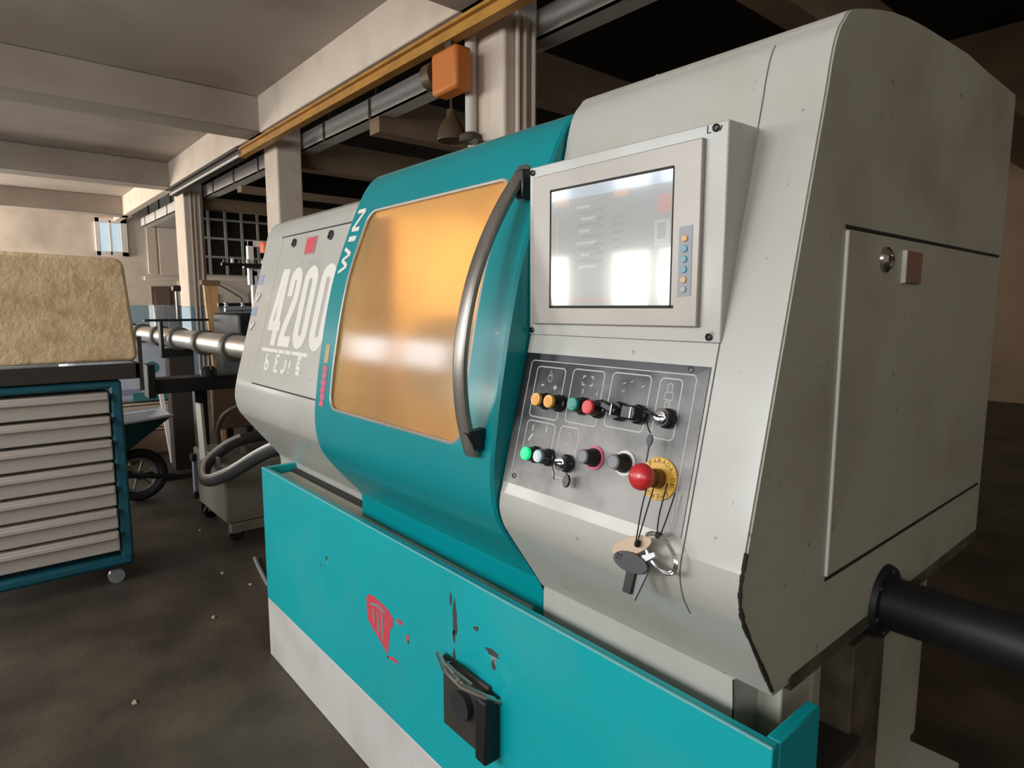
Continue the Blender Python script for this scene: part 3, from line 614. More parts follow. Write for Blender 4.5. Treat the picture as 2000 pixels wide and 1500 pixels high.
def sr(u0, v0, u1, v1, mi, lift=1):
    x0, x1 = SX0 + (SX1 - SX0) * u0, SX0 + (SX1 - SX0) * u1; z1, z0 = SZ1 - (SZ1 - SZ0) * v0, SZ1 - (SZ1 - SZ0) * v1
    y = MY - .0095 - .00006 * lift; s_.add([(x0, y, z0), (x1, y, z0), (x1, y, z1), (x0, y, z1)], [(0, 1, 2, 3)], mi)
sr(0, 0, 1, 1, 0, 0); sr(0, 0, 1, .09, 1); sr(.03, .06, .17, .14, 2, 2); sr(.56, .08, .68, .14, 2, 2); sr(.9, .17, .995, .31, 3, 2); sr(.02, .17, .17, .62, 4); sr(.05, .25, .065, .55, 2, 2); sr(.02, .62, .15, .71, 2, 2); sr(.03, .62, .09, .68, 3, 3)
sr(.2, .13, .5, .72, 4); sr(.53, .22, .7, .6, 4); sr(.88, .36, .99, .55, 6, 2); sr(.9, .38, .96, .5, 4, 3)
for k in range(11): sr(.24 + .02 * (k % 3), .16 + .05 * k, .36 + .03 * ((k * 5) % 4), .185 + .05 * k, 5 if k % 2 else 6, 2)
for k in range(7): sr(.4 + .01 * (k % 2), .2 + .07 * k, .48, .225 + .07 * k, 5, 2)
for k in range(5): sr(.56, .28 + .06 * k, .66 - .01 * k, .30 + .06 * k, 5, 2)
sr(.02, .94, .06, .975, 5, 2); sr(.2, .95, .55, .965, 3, 2)
s_.build('screen', SMAT, mon, smooth=0, label='pale washed-out screen')
MB().slab([(-.602, 1.466), (-.577, 1.468), (-.5775, 1.577), (-.6015, 1.575)], fb2, .0008).build('key_pad', 'key_pad', mon, smooth=0)
for k, (m_, z) in enumerate((('key_amber', 1.557), ('key_blue', 1.541), ('key_blue', 1.525), ('key_blue', 1.509), ('key_amber', 1.493), ('key_grey', 1.478))):
    MB().lathe((-.5905, MY - .0095, z), (0, -1, 0), [(0, .0056), (.002, .0056), (.003, .0044)], 14).build('membrane_key', m_, mon)
    if k < 5: MB().box((-.597, MY - .0105, z - .0085), (-.584, MY - .0095, z - .0075)).build('key_divider', 'key_grey', mon)
for x, z in ((-.955, 1.714), (-.548, 1.716), (-.547, 1.404), (-.956, 1.404)):
    MB().lathe((x, MY + .001, z), (0, -1, 0), [(0, .0058), (.004, .0058), (.005, .004), (.003, .0032)], 14).build('screw', 'black_plastic', mon)
nt_ = MB(); ribbon(nt_, [(-.563, 1.722), (-.563, 1.711), (-.557, 1.711)], .0018, fm, .0006); ribbon(nt_, [(-.542, 1.711), (-.5385, 1.718)], .0018, fm, .0006); nt_.build('cut_out', 'groove', mon, smooth=0)

# --- control plate
PZ0, PZ1 = 1.100, 1.358
zz = [PZ0 + (PZ1 - PZ0) * i / 10 for i in range(11)]
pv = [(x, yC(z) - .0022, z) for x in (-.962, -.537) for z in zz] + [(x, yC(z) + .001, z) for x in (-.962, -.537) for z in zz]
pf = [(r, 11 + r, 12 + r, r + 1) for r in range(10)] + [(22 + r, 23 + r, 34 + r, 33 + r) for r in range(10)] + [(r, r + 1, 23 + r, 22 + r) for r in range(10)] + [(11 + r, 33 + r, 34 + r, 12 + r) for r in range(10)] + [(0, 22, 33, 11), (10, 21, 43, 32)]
plate = MB().add(pv, pf).build('control_plate', 'plate', lathe, smooth=30, label='dark metal control plate with a painted-in reflection')
fp = on(yC, .0022)
MB().slab([(-.962, 1.346), (-.56, 1.346), (-.537, 1.358), (-.962, 1.358)], fp, .0003).build('top_band', 'black_plastic', plate, smooth=0)
MB().slab([(-.962, 1.23), (-.948, 1.23), (-.948, 1.346), (-.962, 1.346)], fp, .0003).build('side_band', 'black_plastic', plate, smooth=0)
for x0, z0, x1, z1 in ((-.921, 1.236, -.842, 1.333), (-.822, 1.238, -.744, 1.335), (-.726, 1.243, -.642, 1.336), (-.624, 1.239, -.581, 1.335), (-.921, 1.166, -.842, 1.228), (-.828, 1.136, -.780, 1.229)):
    ribbon(MB(), rrect(x0, z0, x1, z1, .008, 4), .0021, fp, .0004, closed=True).build('print_frame', 'plate_line', plate, smooth=0)
ribbon(MB(), [(-.941, 1.12), (-.941, 1.338), (-.936, 1.344), (-.562, 1.344), (-.557, 1.338), (-.557, 1.12)], .0018, fp, .0004).build('print_frame', 'plate_line', plate, smooth=0)
def symbol(*lines, w=.0013, closed=False, t=.0004):
    m = MB()
    for k, q in enumerate(lines): ribbon(m, q, w, fp, t + .0001 * k, closed=closed)
    m.build('print_symbol', 'plate_line', plate, smooth=0)
symbol([(-.881 + .0055 * math.cos(a * .7), 1.312 + .0065 * math.sin(a * .7)) for a in range(9)], closed=True); symbol([(-.8855, 1.317), (-.881, 1.328), (-.8765, 1.317)])
symbol([(-.902, 1.298), (-.894, 1.298)], w=.003); symbol([(-.868, 1.296), (-.858, 1.296)], [(-.863, 1.291), (-.863, 1.301)], w=.003)
for sx_ in (-1, 1):
    for sz_ in (-1, 1): symbol([(-.782 + sx_ * .006, 1.316 + sz_ * .008), (-.782 + sx_ * .012, 1.316 + sz_ * .008)], [(-.782 + sx_ * .012, 1.316 + sz_ * .009), (-.782 + sx_ * .012, 1.316 + sz_ * .003)], w=.0022)
symbol(rrect(-.611, 1.301, -.595, 1.313, .003), closed=True); symbol(rrect(-.608, 1.313, -.598, 1.327, .004), closed=True); symbol(rrect(-.608, 1.288, -.599, 1.298, .002), closed=True)
symbol([(-.903, 1.209), (-.903, 1.220)], w=.003); symbol([(-.864, 1.211), (-.864, 1.223)], w=.003); symbol([(-.909, 1.189), (-.900, 1.203)], w=.0045)
symbol([(-.809, 1.198), (-.799, 1.202), (-.796, 1.209), (-.800, 1.216), (-.808, 1.218)], w=.0015)
for x, z in ((-.70, 1.318), (-.685, 1.322), (-.66, 1.316), (-.70, 1.305)): symbol([(x, z), (x + .006, z + .003)])
for x in (-.79, -.755): symbol([(x, 1.292), (x, 1.300)], w=.002)
for x, z in ((-.572, 1.352), (-.931, 1.116)): MB().lathe((x, yC(z) - .002, z), (0, -.97, .24), [(0, .0052), (.002, .0052), (.0022, .003), (.0012, .003)], 14).build('screw', 'black_plastic', plate)
NRM = Vector((0, -.9705, .2411))
def at(x, z, d=0.0): p = Vector((x, yC(z) - .0022, z)) + NRM * d; return (p.x, p.y, p.z)
def button(x, z, cap, label, r=.0125, d=.030):
    b = MB().lathe(at(x, z), NRM, [(0, .0165), (.006, .0165), (.008, .0135), (d - .004, .0135)], 22).build('push_button', 'black_plastic', lathe, label=label)
    MB().lathe(at(x, z, d - .004), NRM, [(0, r), (.006, r), (.0075, r - .0015)], 22).build('button_rim', cap, b)
    c2 = {'amber': 'amber_face'}.get(cap, cap)
    MB().lathe(at(x, z, d + .003), NRM, [(0, r * .66), (.0012, r * .62)], 18).build('button_face', c2, b)
button(-.8775, 1.268, 'amber', 'amber push button, first of the pair'); button(-.8425, 1.268, 'amber', 'amber push button, second of the pair')
button(-.781, 1.270, 'green_cap', 'green push button'); button(-.744, 1.269, 'red_cap', 'red push button')
button(-.879, 1.166, 'lit_green', 'lit bright green push button'); button(-.843, 1.167, 'clear_cap', 'clear bluish push button')
# black rotary lever switches
for x, ln, lab in ((-.693, 1, 'black lever selector switch'), (-.652, 0, 'black square selector switch')):
    b = MB().lathe(at(x, 1.271), NRM, [(0, .0165), (.010, .0165), (.012, .014), (.020, .0135)], 22).build('selector_switch', 'black_plastic', lathe, label=lab)
    k = MB()
    if ln: k.beam(at(x + .012, 1.268, .026), at(x - .022, 1.279, .026), .014, .014, NRM); k.beam(at(x - .018, 1.277, .026), at(x - .027, 1.284, .026), .007, .012, NRM)
    else: k.beam(at(x - .016, 1.271, .027), at(x + .014, 1.271, .027), .024, .016, NRM)
    k.build('switch_lever', 'black_plastic', b, bevel=.003)
    MB().beam(at(x + .006, 1.262, .0355), at(x + .006, 1.280, .0355), .002, .002, NRM).build('switch_mark', 'steel', b)
def key_switch(x, z, lab):
    b = MB().lathe(at(x, z), NRM, [(0, .0165), (.008, .0165), (.010, .0145), (.022, .0145)], 22).build('key_switch', 'black_plastic', lathe, label=lab)
    MB().lathe(at(x, z, .021), NRM, [(0, .011), (.004, .011), (.005, .008)], 18).build('switch_ring', 'chrome', b)
    kk = MB(); kk.beam(at(x, z, .024), at(x, z, .036), .006, .002); kk.beam(at(x, z, .034), at(x - .004, z + .004, .054), .018, .0025); kk.build('key', 'key_dark', b, bevel=.001)
key_switch(-.596, 1.272, 'key switch with an inserted key beside the black selectors'); key_switch(-.793, 1.165, 'key switch with an inserted key beside the clear button')
def knob(x, z, ring, lab):
    b = MB().lathe(at(x, z), NRM, [(0, .0215), (.0025, .0215)], 30).build('dial_knob', ring, lathe, label=lab)
    MB().lathe(at(x, z, .0025), NRM, [(0, .0165), (.006, .0165), (.010, .014), (.030, .0125)], 26).build('knob_body', 'black_plastic', b)
    MB().lathe(at(x, z, .0325), NRM, [(0, .0105), (.0012, .010)], 22).build('knob_cap', 'grey_cap', b)
knob(-.733, 1.186, 'pink_print', 'black dial knob on a red scale ring'); knob(-.665, 1.189, 'white_print', 'black dial knob on a white scale ring')
# emergency stop
EX, EZ = -.593, 1.178
es = MB().lathe(at(EX, EZ), NRM, [(0, .0345), (.003, .0345), (.004, .0335)], 40).build('emergency_stop', 'estop_yellow', lathe, label='emergency stop with red mushroom head on a yellow ring')
MB().lathe(at(EX, EZ, .004), NRM, [(0, .016), (.014, .015), (.015, .012), (.04, .012)], 26).build('stop_collar', 'estop_collar', es)
MB().lathe(at(EX, EZ, .038), NRM, [(0, .012), (.003, .0195), (.009, .0215), (.015, .0205), (.020, .0165), (.0235, .010), (.0245, .002)], 32).build('mushroom_head', 'estop_red', es)
tx = Vector((1, 0, 0)); ty = Vector((0, .2411, .9705)); ec = Vector(at(EX, EZ, .0042))
em = MB()
for i, ch in enumerate('PARADA DE EMERGENCIA'):
    if ch == ' ': continue
    an = math.radians(90 + 40 - 17.6 * i); rad = Vector((math.cos(an), math.sin(an), 0)); tan = Vector((math.sin(an), -math.cos(an), 0))
    vs_, fs_ = text2d(ch); w_ = .0024 if ch == 'I' else .0062
    em.add([ec + tx * (rad.x * (.0285 + v * .0075) + tan.x * u * w_) + ty * (rad.y * (.0285 + v * .0075) + tan.y * u * w_) for u, v in vs_], fs_)
em.build('ring_lettering', 'estop_text', es, smooth=0, label='lettering PARADA DE EMERGENCIA')

# --- keys hanging from the emergency stop and the key switches
def hang(pts, r=.0011): return MB().tube(crom(pts, 5), r, 6)
def P3(x, z, d): return at(x, z, d)
t = thing('key_bunch', 'dark keys and a tan tag hanging on cord from the red mushroom button', 'keys', P3(-.595, 1.07, .03))
hang([P3(-.588, 1.166, .035), P3(-.592, 1.13, .034), P3(-.594, 1.082, .03)]).build('cord', 'cord', t); hang([P3(-.580, 1.164, .03), P3(-.586, 1.12, .03), P3(-.591, 1.082, .03)]).build('cord', 'cord', t)
def plate3(cx, cz, d, poly, th, m, name, par):           # small flat shape hanging parallel to the sloping front
    c = Vector(P3(cx, cz, d)); mb = MB(); n = len(poly)
    vs = [c + tx * u + ty * v for u, v in poly] + [c + tx * u + ty * v + NRM * th for u, v in poly]
    mb.add(vs, [tuple(range(n)), tuple(range(2 * n - 1, n - 1, -1))] + [(i, i + n, (i + 1) % n + n, (i + 1) % n) for i in range(n)])
    return mb.build(name, m, par, bevel=.0006)
def ell(a, b, n=20, rot=0): return [(a * math.cos(2 * math.pi * k / n) * math.cos(rot) - b * math.sin(2 * math.pi * k / n) * math.sin(rot), a * math.cos(2 * math.pi * k / n) * math.sin(rot) + b * math.sin(2 * math.pi * k / n) * math.cos(rot)) for k in range(n)]
plate3(-.606, 1.070, .022, ell(.040, .014, rot=.5), .002, 'tag_tan', 'key_tag', t)
plate3(-.598, 1.046, .028, ell(.034, .0155), .006, 'key_dark', 'key_head', t)
plate3(-.596, 1.022, .033, [(-.009, .02), (.008, .02), (.006, -.026), (-.010, -.026)], .008, 'black_plastic', 'key_barrel', t)
plate3(-.583, 1.024, .036, [(-.004, -.032), (.003, -.034), (.020, .022), (.011, .026)], .004, 'key_steel', 'key_blade', t)
plate3(-.584, 1.046, .03, ell(.012, .014), .003, 'key_dark', 'key_head', t)
for k in range(6): plate3(-.624 + .006 * (k % 2), 1.052 - .006 * (k // 2), .0345, ell(.0018, .0018, 8), .0006, 'black_plastic', 'grip_dot', t)
MB().lathe(P3(-.592, 1.078, .03), (1, 0, 0), [(0, .006), (.004, .006)], 10).build('knot', 'cord', t)
t = thing('split_ring', 'chrome split ring hanging on cord below the yellow ring', 'keyring', P3(-.566, 1.07, .03))
hang([P3(-.562, 1.176, .022), P3(-.565, 1.13, .024), P3(-.563, 1.098, .024)]).build('cord', 'cord', t); hang([P3(-.552, 1.164, .012), P3(-.556, 1.12, .018), P3(-.559, 1.098, .022)]).build('cord', 'cord', t)
MB().lathe(P3(-.564, 1.098, .022), (1, 0, 0), [(0, .0055), (.007, .0055)], 10).build('knot', 'cord', t)
c = Vector(P3(-.553, 1.074, .020))
for k, rr in enumerate((.036, .0325)):
    pts = [c + (tx * .84 - ty * .54) * (rr * math.cos(a)) + (tx * .54 + ty * .84) * (rr * .60 * math.sin(a)) + NRM * (.002 * k + .002 * math.sin(a)) for a in [2 * math.pi * i / 28 for i in range(28)]]
    MB().tube(pts, .0027 - .0007 * k, 8, closed=True).build('ring', 'chrome', t)
plate3(-.570, 1.062, .026, [(-.012, .0), (.010, .012), (.014, .006), (-.006, -.010)], .002, 'galv', 'ring_tag', t)
t = thing('spare_key', 'small black key dangling under the upper key switch', 'key', P3(-.602, 1.24, .03))
hang([P3(-.604, 1.262, .045), P3(-.604, 1.25, .036), P3(-.603, 1.245, .03)]).build('cord', 'cord', t)
plate3(-.603, 1.234, .028, ell(.0055, .0095), .003, 'key_dark', 'key_head', t); plate3(-.603, 1.213, .028, [(-.0018, .014), (.0018, .014), (.0014, -.013), (-.0012, -.013)], .002, 'key_dark', 'key_blade', t)
t = thing('key_fob', 'small black fob dangling under the lower key switch', 'key fob', P3(-.776, 1.14, .02))
hang([P3(-.79, 1.162, .04), P3(-.78, 1.16, .028), P3(-.776, 1.148, .016)]).build('cord', 'cord', t); plate3(-.776, 1.136, .012, ell(.0075, .012), .005, 'black_plastic', 'fob', t)
hang([P3(-.803, 1.158, .03), P3(-.804, 1.145, .022), P3(-.804, 1.133, .018)], .0009).build('cord', 'cord', t)

# ================================================================== BACKGROUND THINGS
# bar feeder tube behind the lathe's far end
t = thing('bar_feeder', 'long bright bar feeder tube with dark clamp rings entering the lathe', 'bar feeder', (-5.5, 1.3, 0))
MB().cyl((-8.6, 1.3, 1.18), (-2.74, 1.3, 1.2), .075, n=32).build('feed_tube', 'tube_steel', t)
for x in (-3.66, -4.36, -5.06, -5.8, -6.5, -7.3, -8.0): MB().lathe((x - .05, 1.3, 1.187), (1, 0, 0), [(0, .09), (.01, .096), (.07, .096), (.08, .09)], 32).build('clamp_ring', 'ring_metal', t)
MB().box((-6.06, 1.20, 1.02), (-5.98, 1.44, 1.1)).build('cradle', 'black_paint', t, bevel=.008); MB().box((-6.06, 1.19, 1.02), (-5.98, 1.215, 1.34)).build('cradle_arm', 'black_paint', t, bevel=.005)
MB().box((-6.06, 1.08, 1.33), (-5.98, 1.58, 1.35)).build('cradle_bar', 'black_paint', t, bevel=.004); MB().cyl((-6.02, 1.34, 1.35), (-6.02, 1.34, 1.60), .012, n=10).build('sensor_rod', 'steel', t)
MB().box((-6.05, 1.31, 1.585), (-5.99, 1.375, 1.635)).build('sensor_head', 'key_dark', t, bevel=.01)
MB().box((-6.12, 1.24, .04), (-5.98, 1.44, 1.03)).build('support_post', 'rail_dark', t, bevel=.006); MB().box((-6.3, 1.1, 0), (-5.8, 1.6, .04)).build('foot_plate', 'rail_dark', t)
MB().box((-4.74, .86, .89), (-4.56, 1.75, .985)).build('cross_beam', 'black_paint', t, bevel=.005); MB().box((-4.68, .815, .868), (-4.54, .86, 1.085)).build('end_plate', 'black_paint', t, bevel=.005)
MB().box((-4.76, 1.12, 0), (-4.69, 1.2, .9)).build('stand_leg', 'black_paint', t, bevel=.004)
MB().lathe((-4.55, 1.18, .985), (0, 0, 1), [(0, .05), (.05, .05), (.07, .03)], 18).build('adjuster', 'black_plastic', t)
# coolant tank on casters
t = thing('coolant_tank', 'dull grey coolant tank on casters beside the lathe end', 'tank', (-4.3, 1.4, 0))
MB().box((-4.66, 1.08, .13), (-3.95, 1.59, .5)).build('body', 'tank_grey', t, bevel=.012); MB().box((-4.0, 1.1, .07), (-3.94, 1.59, .13)).build('lower_frame', 'tank_grey', t, bevel=.005)
MB().box((-4.26, 1.065, .45), (-4.02, 1.085, .54)).build('front_plate', 'tank_grey', t, bevel=.004)
MB().add([(-4.42, 1.062, .46), (-4.28, 1.062, .46), (-4.33, 1.062, .83), (-4.45, 1.062, .83), (-4.42, 1.078, .46), (-4.28, 1.078, .46), (-4.33, 1.078, .83), (-4.45, 1.078, .83)], [(0, 1, 2, 3), (7, 6, 5, 4), (0, 4, 5, 1), (1, 5, 6, 2), (2, 6, 7, 3), (3, 7, 4, 0)]).build('splash_plate', 'drawer_white', t)
MB().box((-4.63, 1.06, .17), (-4.58, 1.08, .43)).build('level_gauge', 'blue_sticker', t); MB().box((-4.64, 1.05, .41), (-4.57, 1.085, .46)).build('gauge_end', 'black_plastic', t, bevel=.005); MB().box((-4.64, 1.05, .15), (-4.57, 1.085, .2)).build('gauge_end', 'black_plastic', t, bevel=.005)
for x in (-4.58, -4.02):
    for y in (1.15, 1.52):
        MB().lathe((x - .02, y, .045), (1, 0, 0), [(0, .045), (.04, .045)], 18).build('caster', 'tyre', t); MB().box((x - .03, y - .02, .05), (x + .03, y + .02, .13)).build('caster_fork', 'galv', t)
MB().box((-4.25, 1.25, .5), (-4.0, 1.58, .56)).build('pump_deck', 'rusty', t, bevel=.01); MB().lathe((-4.08, 1.44, .56), (0, 0, 1), [(0, .07), (.12, .07), (.13, .08), (.2, .08), (.22, .05)], 20).build('pump', 'black_paint', t)
MB().tube(crom([(-4.30, 1.16, .55), (-4.28, 1.15, .68), (-4.18, 1.2, .80), (-4.0, 1.38, .88), (-3.75, 1.62, .93)], 6), .016, 10).build('pipe', 'ring_metal', t)
hp_ = crom([(-3.0, 1.16, .80), (-3.25, 1.08, .70), (-3.55, 1.0, .55), (-3.85, .97, .45), (-4.02, .985, .445), (-4.10, 1.03, .50), (-4.09, 1.14, .585), (-4.08, 1.26, .625), (-4.08, 1.40, .63)], 8)
ho = MB().tube(hp_, .036, 14).build('hose', 'hose_grey', t, label='ribbed hose looping over the tank')
MB().tube([(x + .012, y - .010, z + .027) for x, y, z in hp_[4:-10]], .0145, 8).build('hose_highlight', 'hose_highlight_white', ho, label='highlight along the hose top, painted as a pale strip')  # pale strip stands in for the highlight on the hose
tag(MB().tube(crom([(-3.62, 1.13, .012), (-3.45, 1.10, .012), (-3.2, 1.06, .012)], 4), .011, 8).build('metal_rod', 'galv'), 'thin metal rod lying on the floor by the tank', 'rod')
# teal tool cart at the left edge
t = thing('tool_cart', 'teal tool cart with pale drawers at the left edge', 'tool cart', (-4.0, .1, 0))
CY0, CY1, CFX, CBX = -.45, .55, -3.73, -4.3
MB().box((CBX, CY0, .10), (CFX, CY1, .16)).build('bottom_frame', 'teal_cart', t, bevel=.02)
for y in (CY0, CY1 - .055): MB().box((CBX, y, .14), (CFX, y + .055, 1.06)).build('side_panel', 'teal_cart', t, bevel=.012)
MB().box((CBX, CY0, 1.04), (CFX, CY1, 1.08)).build('top_shelf', 'teal_cart', t, bevel=.012)
for k in range(7):
    z = .19 + k * .121; d = MB().box((CBX + .05, CY0 + .06, z), (CFX + .006, CY1 - .06, z + .105)).build('drawer', 'drawer_white', t, bevel=.006)
    MB().box((CFX + .006, CY0 + .12, z + .07), (CFX + .03, CY1 - .066, z + .095)).build('drawer_pull', 'drawer_white', d, bevel=.006)
    MB().box((CFX + .0, CY1 - .052, z + .078), (CFX + .004, CY1 - .04, z + .098)).build('runner_slot', 'dark_teal', d)
for y in (CY0 + .1, CY1 - .08):
    for x in (CBX + .08, CFX - .06): MB().lathe((x - .015, y, .038), (1, 0, 0), [(0, .038), (.03, .038)], 16).build('caster', 'galv', t)
tray = thing('parts_tray', 'dark shallow tray on top of the teal cart', 'tray', (-3.9, .1, 1.085))
MB().box((-4.2, -.42, 1.085), (-3.72, .63, 1.10)).build('tray_floor', 'rail_dark', tray); MB().box((-3.735, -.42, 1.085), (-3.715, .635, 1.165)).build('tray_front', 'rail_dark', tray, bevel=.004)
MB().box((-4.2, .615, 1.085), (-3.715, .635, 1.165)).build('tray_side', 'rail_dark', tray); MB().box((-3.73, .632, 1.02), (-3.715, .65, 1.30)).build('tray_post', 'rail_dark', tray)
fo = MB(); pl = [(-.06, 1.175), (.615, 1.175), (.635, 1.20), (.60, 1.67), (.575, 1.695), (-.06, 1.71)]
fo.add([(-3.74, y, z) for y, z in pl] + [(-3.81, y, z) for y, z in pl], [tuple(range(6)), tuple(range(11, 5, -1))] + [(i, i + 6, (i + 1) % 6 + 6, (i + 1) % 6) for i in range(6)])
tag(fo.build('foam_board', 'foam', bevel=.02, seg=3), 'pale padded board with round corners standing in the dark tray', 'board')
# wheelbarrow
t = thing('wheelbarrow', 'dark teal wheelbarrow with one spoked wheel', 'wheelbarrow', (-5.3, .6, 0))
wc = (-5.33, .85, .2)
MB().tube([(wc[0], wc[1] + .165 * math.cos(a), wc[2] + .165 * math.sin(a)) for a in [2 * math.pi * i / 32 for i in range(32)]], .036, 10, closed=True).build('tyre', 'tyre', t)
MB().tube([(wc[0], wc[1] + .125 * math.cos(a), wc[2] + .125 * math.sin(a)) for a in [2 * math.pi * i / 28 for i in range(28)]], .014, 8, closed=True).build('rim', 'rim_metal', t)
for k in range(6):
    a = k * math.pi / 3 + .2; MB().cyl((wc[0], wc[1], wc[2]), (wc[0], wc[1] + .125 * math.cos(a), wc[2] + .125 * math.sin(a)), .009, n=8).build('spoke', 'rim_metal', t)
MB().cyl((wc[0] - .06, wc[1], wc[2]), (wc[0] + .06, wc[1], wc[2]), .03, n=14).build('hub', 'key_dark', t)
top = [(-5.62, .1, .60), (-5.02, .1, .60), (-5.10, 1.06, .66), (-5.55, 1.06, .66)]; bot = [(-5.5, .25, .36), (-5.14, .25, .36), (-5.18, .72, .38), (-5.48, .72, .38)]
inn = [(x + (.012 if x < -5.3 else -.012), y + (.012 if y < .5 else -.015), z + .004) for x, y, z in bot]
MB().add(top + bot, [(4, 5, 6, 7)] + [(i, (i + 1) % 4, (i + 1) % 4 + 4, i + 4) for i in range(4)]).build('tray_outside', 'dark_teal', t, smooth=0)
MB().add([(x, y, z + .002) for x, y, z in top] + inn, [(4, 5, 6, 7)] + [(i, (i + 1) % 4, (i + 1) % 4 + 4, i + 4) for i in range(4)]).build('tray_inside', 'galv', t, smooth=0)
MB().tube(top, .012, 8, closed=True).build('tray_rim', 'galv', t)
for x in (-5.45, -5.18): MB().tube([(x - (.06 if x < -5.3 else -.06), -.9, .62), (x, .1, .36), (wc[0] + (-.05 if x < -5.3 else .05), .86, .2), (wc[0], 1.12, .14)], .018, 8).build('handle_bar', 'black_paint', t)
for x in (-5.5, -5.12): MB().tube([(x, .1, .36), (x, .05, .02), (x, .3, .02), (x, .35, .36)], .014, 8).build('stand', 'black_paint', t)
# goods stacked further along the aisle
t = thing('bulk_bag', 'white and pale blue bulk bag with a round teal mark', 'bulk bag', (-7.2, 1.2, 0))
bg = MB(); bg.box((-7.9, .62, .525), (-7.0, 1.5, 1.075)); bg.build('sack', 'white_bag', t, bevel=.06, seg=4)
MB().lathe((-7.0, 1.3, .86), (1, 0, 0), [(0, .06), (.004, .06)], 24).build('round_mark', 'teal_mark', t); MB().box((-7.0, .72, .6), (-6.995, 1.18, .66)).build('print_band', 'blue_sticker', t)
MB().box((-7.0, 1.12, .54), (-6.99, 1.42, .62)).build('print_band', 'teal_mark', t)
for k, (x, y0, y1, z0, z1, lab) in enumerate(((-7.0, .62, 1.5, .26, .52, 'cream cardboard carton directly under the white bulk bag'), (-6.98, .60, 1.5, 0, .26, 'cream cardboard carton on the floor under another carton'), (-6.58, .72, 1.0, 0, .34, 'small cream carton in front of the stacked cartons'))):
    c = tag(MB().box((x - (.8 if k < 2 else .36), y0, z0), (x, y1, z1 - .004)).build('carton', 'cream_box', bevel=.012), lab, 'carton', 'cartons by the wheelbarrow')
    MB().box((x - .0005, y0 + .05, z1 - .03), (x + .003, y1 - .05, z1 - .02)).build('lid_line', 'cardboard', c)
tag(MB().add([(-6.60, .72, .34), (-6.60, .99, .34), (-6.92, .99, .34), (-6.92, .72, .34), (-6.66, .78, .47), (-6.68, .95, .45), (-6.85, .95, .46), (-6.85, .78, .48)], [(0, 1, 5, 4), (1, 2, 6, 5), (2, 3, 7, 6), (3, 0, 4, 7), (4, 5, 6, 7), (3, 2, 1, 0)]).build('plastic_sack', 'white_bag', bevel=.04, seg=3), 'crumpled white plastic sack on the small carton', 'sack')
tag(MB().beam((-6.4, 1.31, 0.0), (-6.75, 1.30, .78), .035, .03).build('white_batten', 'white_frame'), 'thin white batten leaning against the carton stack', 'batten')
t = thing('wall_cabinet', 'pale grey cupboard standing by the far door', 'cupboard', (-15.5, 3.1, 0))
MB().box((-15.8, 2.95, 0), (-15.3, 3.45, 1.5)).build('body', 'galv', t, bevel=.01); MB().box((-15.3, 2.97, .1), (-15.285, 3.19, 1.45)).build('cupboard_door', 'galv', t, bevel=.004); MB().box((-15.3, 3.21, .1), (-15.285, 3.43, 1.45)).build('cupboard_door', 'galv', t, bevel=.004)
t = thing('plank', 'tall wooden plank leaning upright behind the feeder tube', 'plank', (-6.6, 1.7, 0))
MB().add([(-6.5, 1.78, 0), (-6.5, 1.9, 0), (-6.35, 1.77, 1.66), (-6.35, 1.65, 1.66), (-6.55, 1.78, 0), (-6.55, 1.9, 0), (-6.4, 1.77, 1.66), (-6.4, 1.65, 1.66)], [(0, 1, 2, 3), (7, 6, 5, 4), (0, 4, 5, 1), (1, 5, 6, 2), (2, 6, 7, 3), (3, 7, 4, 0)]).build('board', 'wood', t, bevel=.004)
MB().box((-6.42, 1.63, 1.655), (-6.33, 1.79, 1.70)).build('top_cap', 'beam_brown', t)
t = thing('black_hopper', 'black hopper box with a steel rail behind the feeder tube', 'hopper', (-5.6, 1.8, 0))
MB().box((-6.0, 1.62, .75), (-5.3, 2.3, 1.40)).build('box', 'black_paint', t, bevel=.02); MB().cyl((-5.4, 1.55, 1.43), (-5.4, 2.3, 1.45), .018, n=10).build('rail', 'galv', t); MB().cyl((-5.4, 1.50, 1.47), (-5.4, 2.2, 1.48), .014, n=10).build('rail', 'black_plastic', t)
for y in (1.56, 1.69): MB().lathe((-5.4, y, 1.455), (0, 0, 1), [(0, .02), (.03, .02), (.04, .012)], 12).build('rail_knob', 'galv', t)
for y in (1.66, 2.2): MB().box((-5.95, y, 0), (-5.9, y + .05, .76)).build('leg', 'black_paint', t)
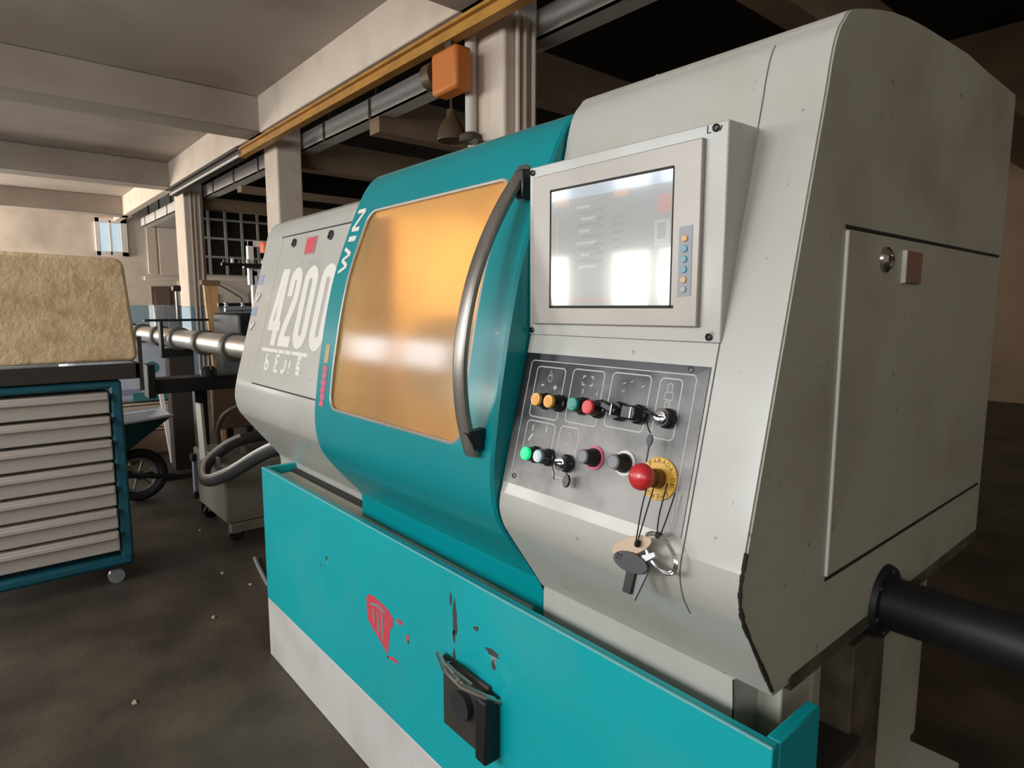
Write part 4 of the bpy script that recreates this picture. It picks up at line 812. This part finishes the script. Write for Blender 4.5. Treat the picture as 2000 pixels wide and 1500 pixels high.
for y in (1.66, 2.2): MB().box((-5.4, y, 0), (-5.35, y + .05, .76)).build('leg', 'black_paint', t)
t = thing('pipe_frame', 'white square pipe frame with an orange beacon behind the lathe end', 'frame', (-4.5, 1.5, 0))
MB().box((-4.52, 1.455, 1.60), (-4.48, 1.495, 1.90)).build('upright', 'white_paint', t, bevel=.004); MB().box((-4.52, 1.455, 1.86), (-4.48, 1.66, 1.90)).build('cross_bar', 'white_paint', t, bevel=.004)
MB().box((-4.52, 1.475, 1.4), (-4.48, 1.515, 1.70)).build('upright', 'white_paint', t, bevel=.004); MB().box((-4.52, 1.475, 1.66), (-4.48, 1.66, 1.71)).build('cross_bar', 'white_paint', t, bevel=.004)
MB().box((-4.52, 1.62, .0), (-4.48, 1.66, 1.98)).build('post', 'white_paint', t, bevel=.004)
MB().lathe((-4.46, 1.56, 1.82), (0, 0, 1), [(0, .028), (.06, .028), (.075, .015)], 16).build('beacon', 'orange', t)
MB().box((-4.5, 1.42, 1.715), (-4.46, 1.62, 1.745)).build('connector_bar', 'black_plastic', t)
for k in range(6): MB().lathe((-4.48, 1.30 + .05 * k, 1.745), (0, 0, 1), [(0, .012), (.02, .012), (.03, .006)], 10).build('connector', 'white_paint' if k % 2 else 'key_dark', t)
MB().cyl((-4.48, 1.28, 1.735), (-4.48, 1.62, 1.735), .01, n=8).build('connector_rod', 'black_plastic', t)
tag(MB().box((-5.2, 1.35, .5), (-5.15, 2.2, .89)).build('brown_screen', 'cardboard', bevel=.01), 'dark brown board standing behind the coolant tank', 'board')
for x, y, lab in ((-3.55, .93, 'pale scrap on the floor in front of the tank casters'), (-3.3, 1.0, 'pale scrap on the floor beside the thin metal rod'), (-3.05, .75, 'pale scrap on the floor midway between cart and lathe base'), (-4.35, 1.02, 'pale scrap on the floor under the front of the coolant tank'), (-2.55, .34, 'pale scrap on the floor nearest the camera')):
    tag(MB().slab(blob(x, y, .013, .008, 8), lambda u, v, off: (u, v, off), .005).build('scrap_chip', 'tag_tan', smooth=0), lab, 'scrap', 'pale scraps on the floor')
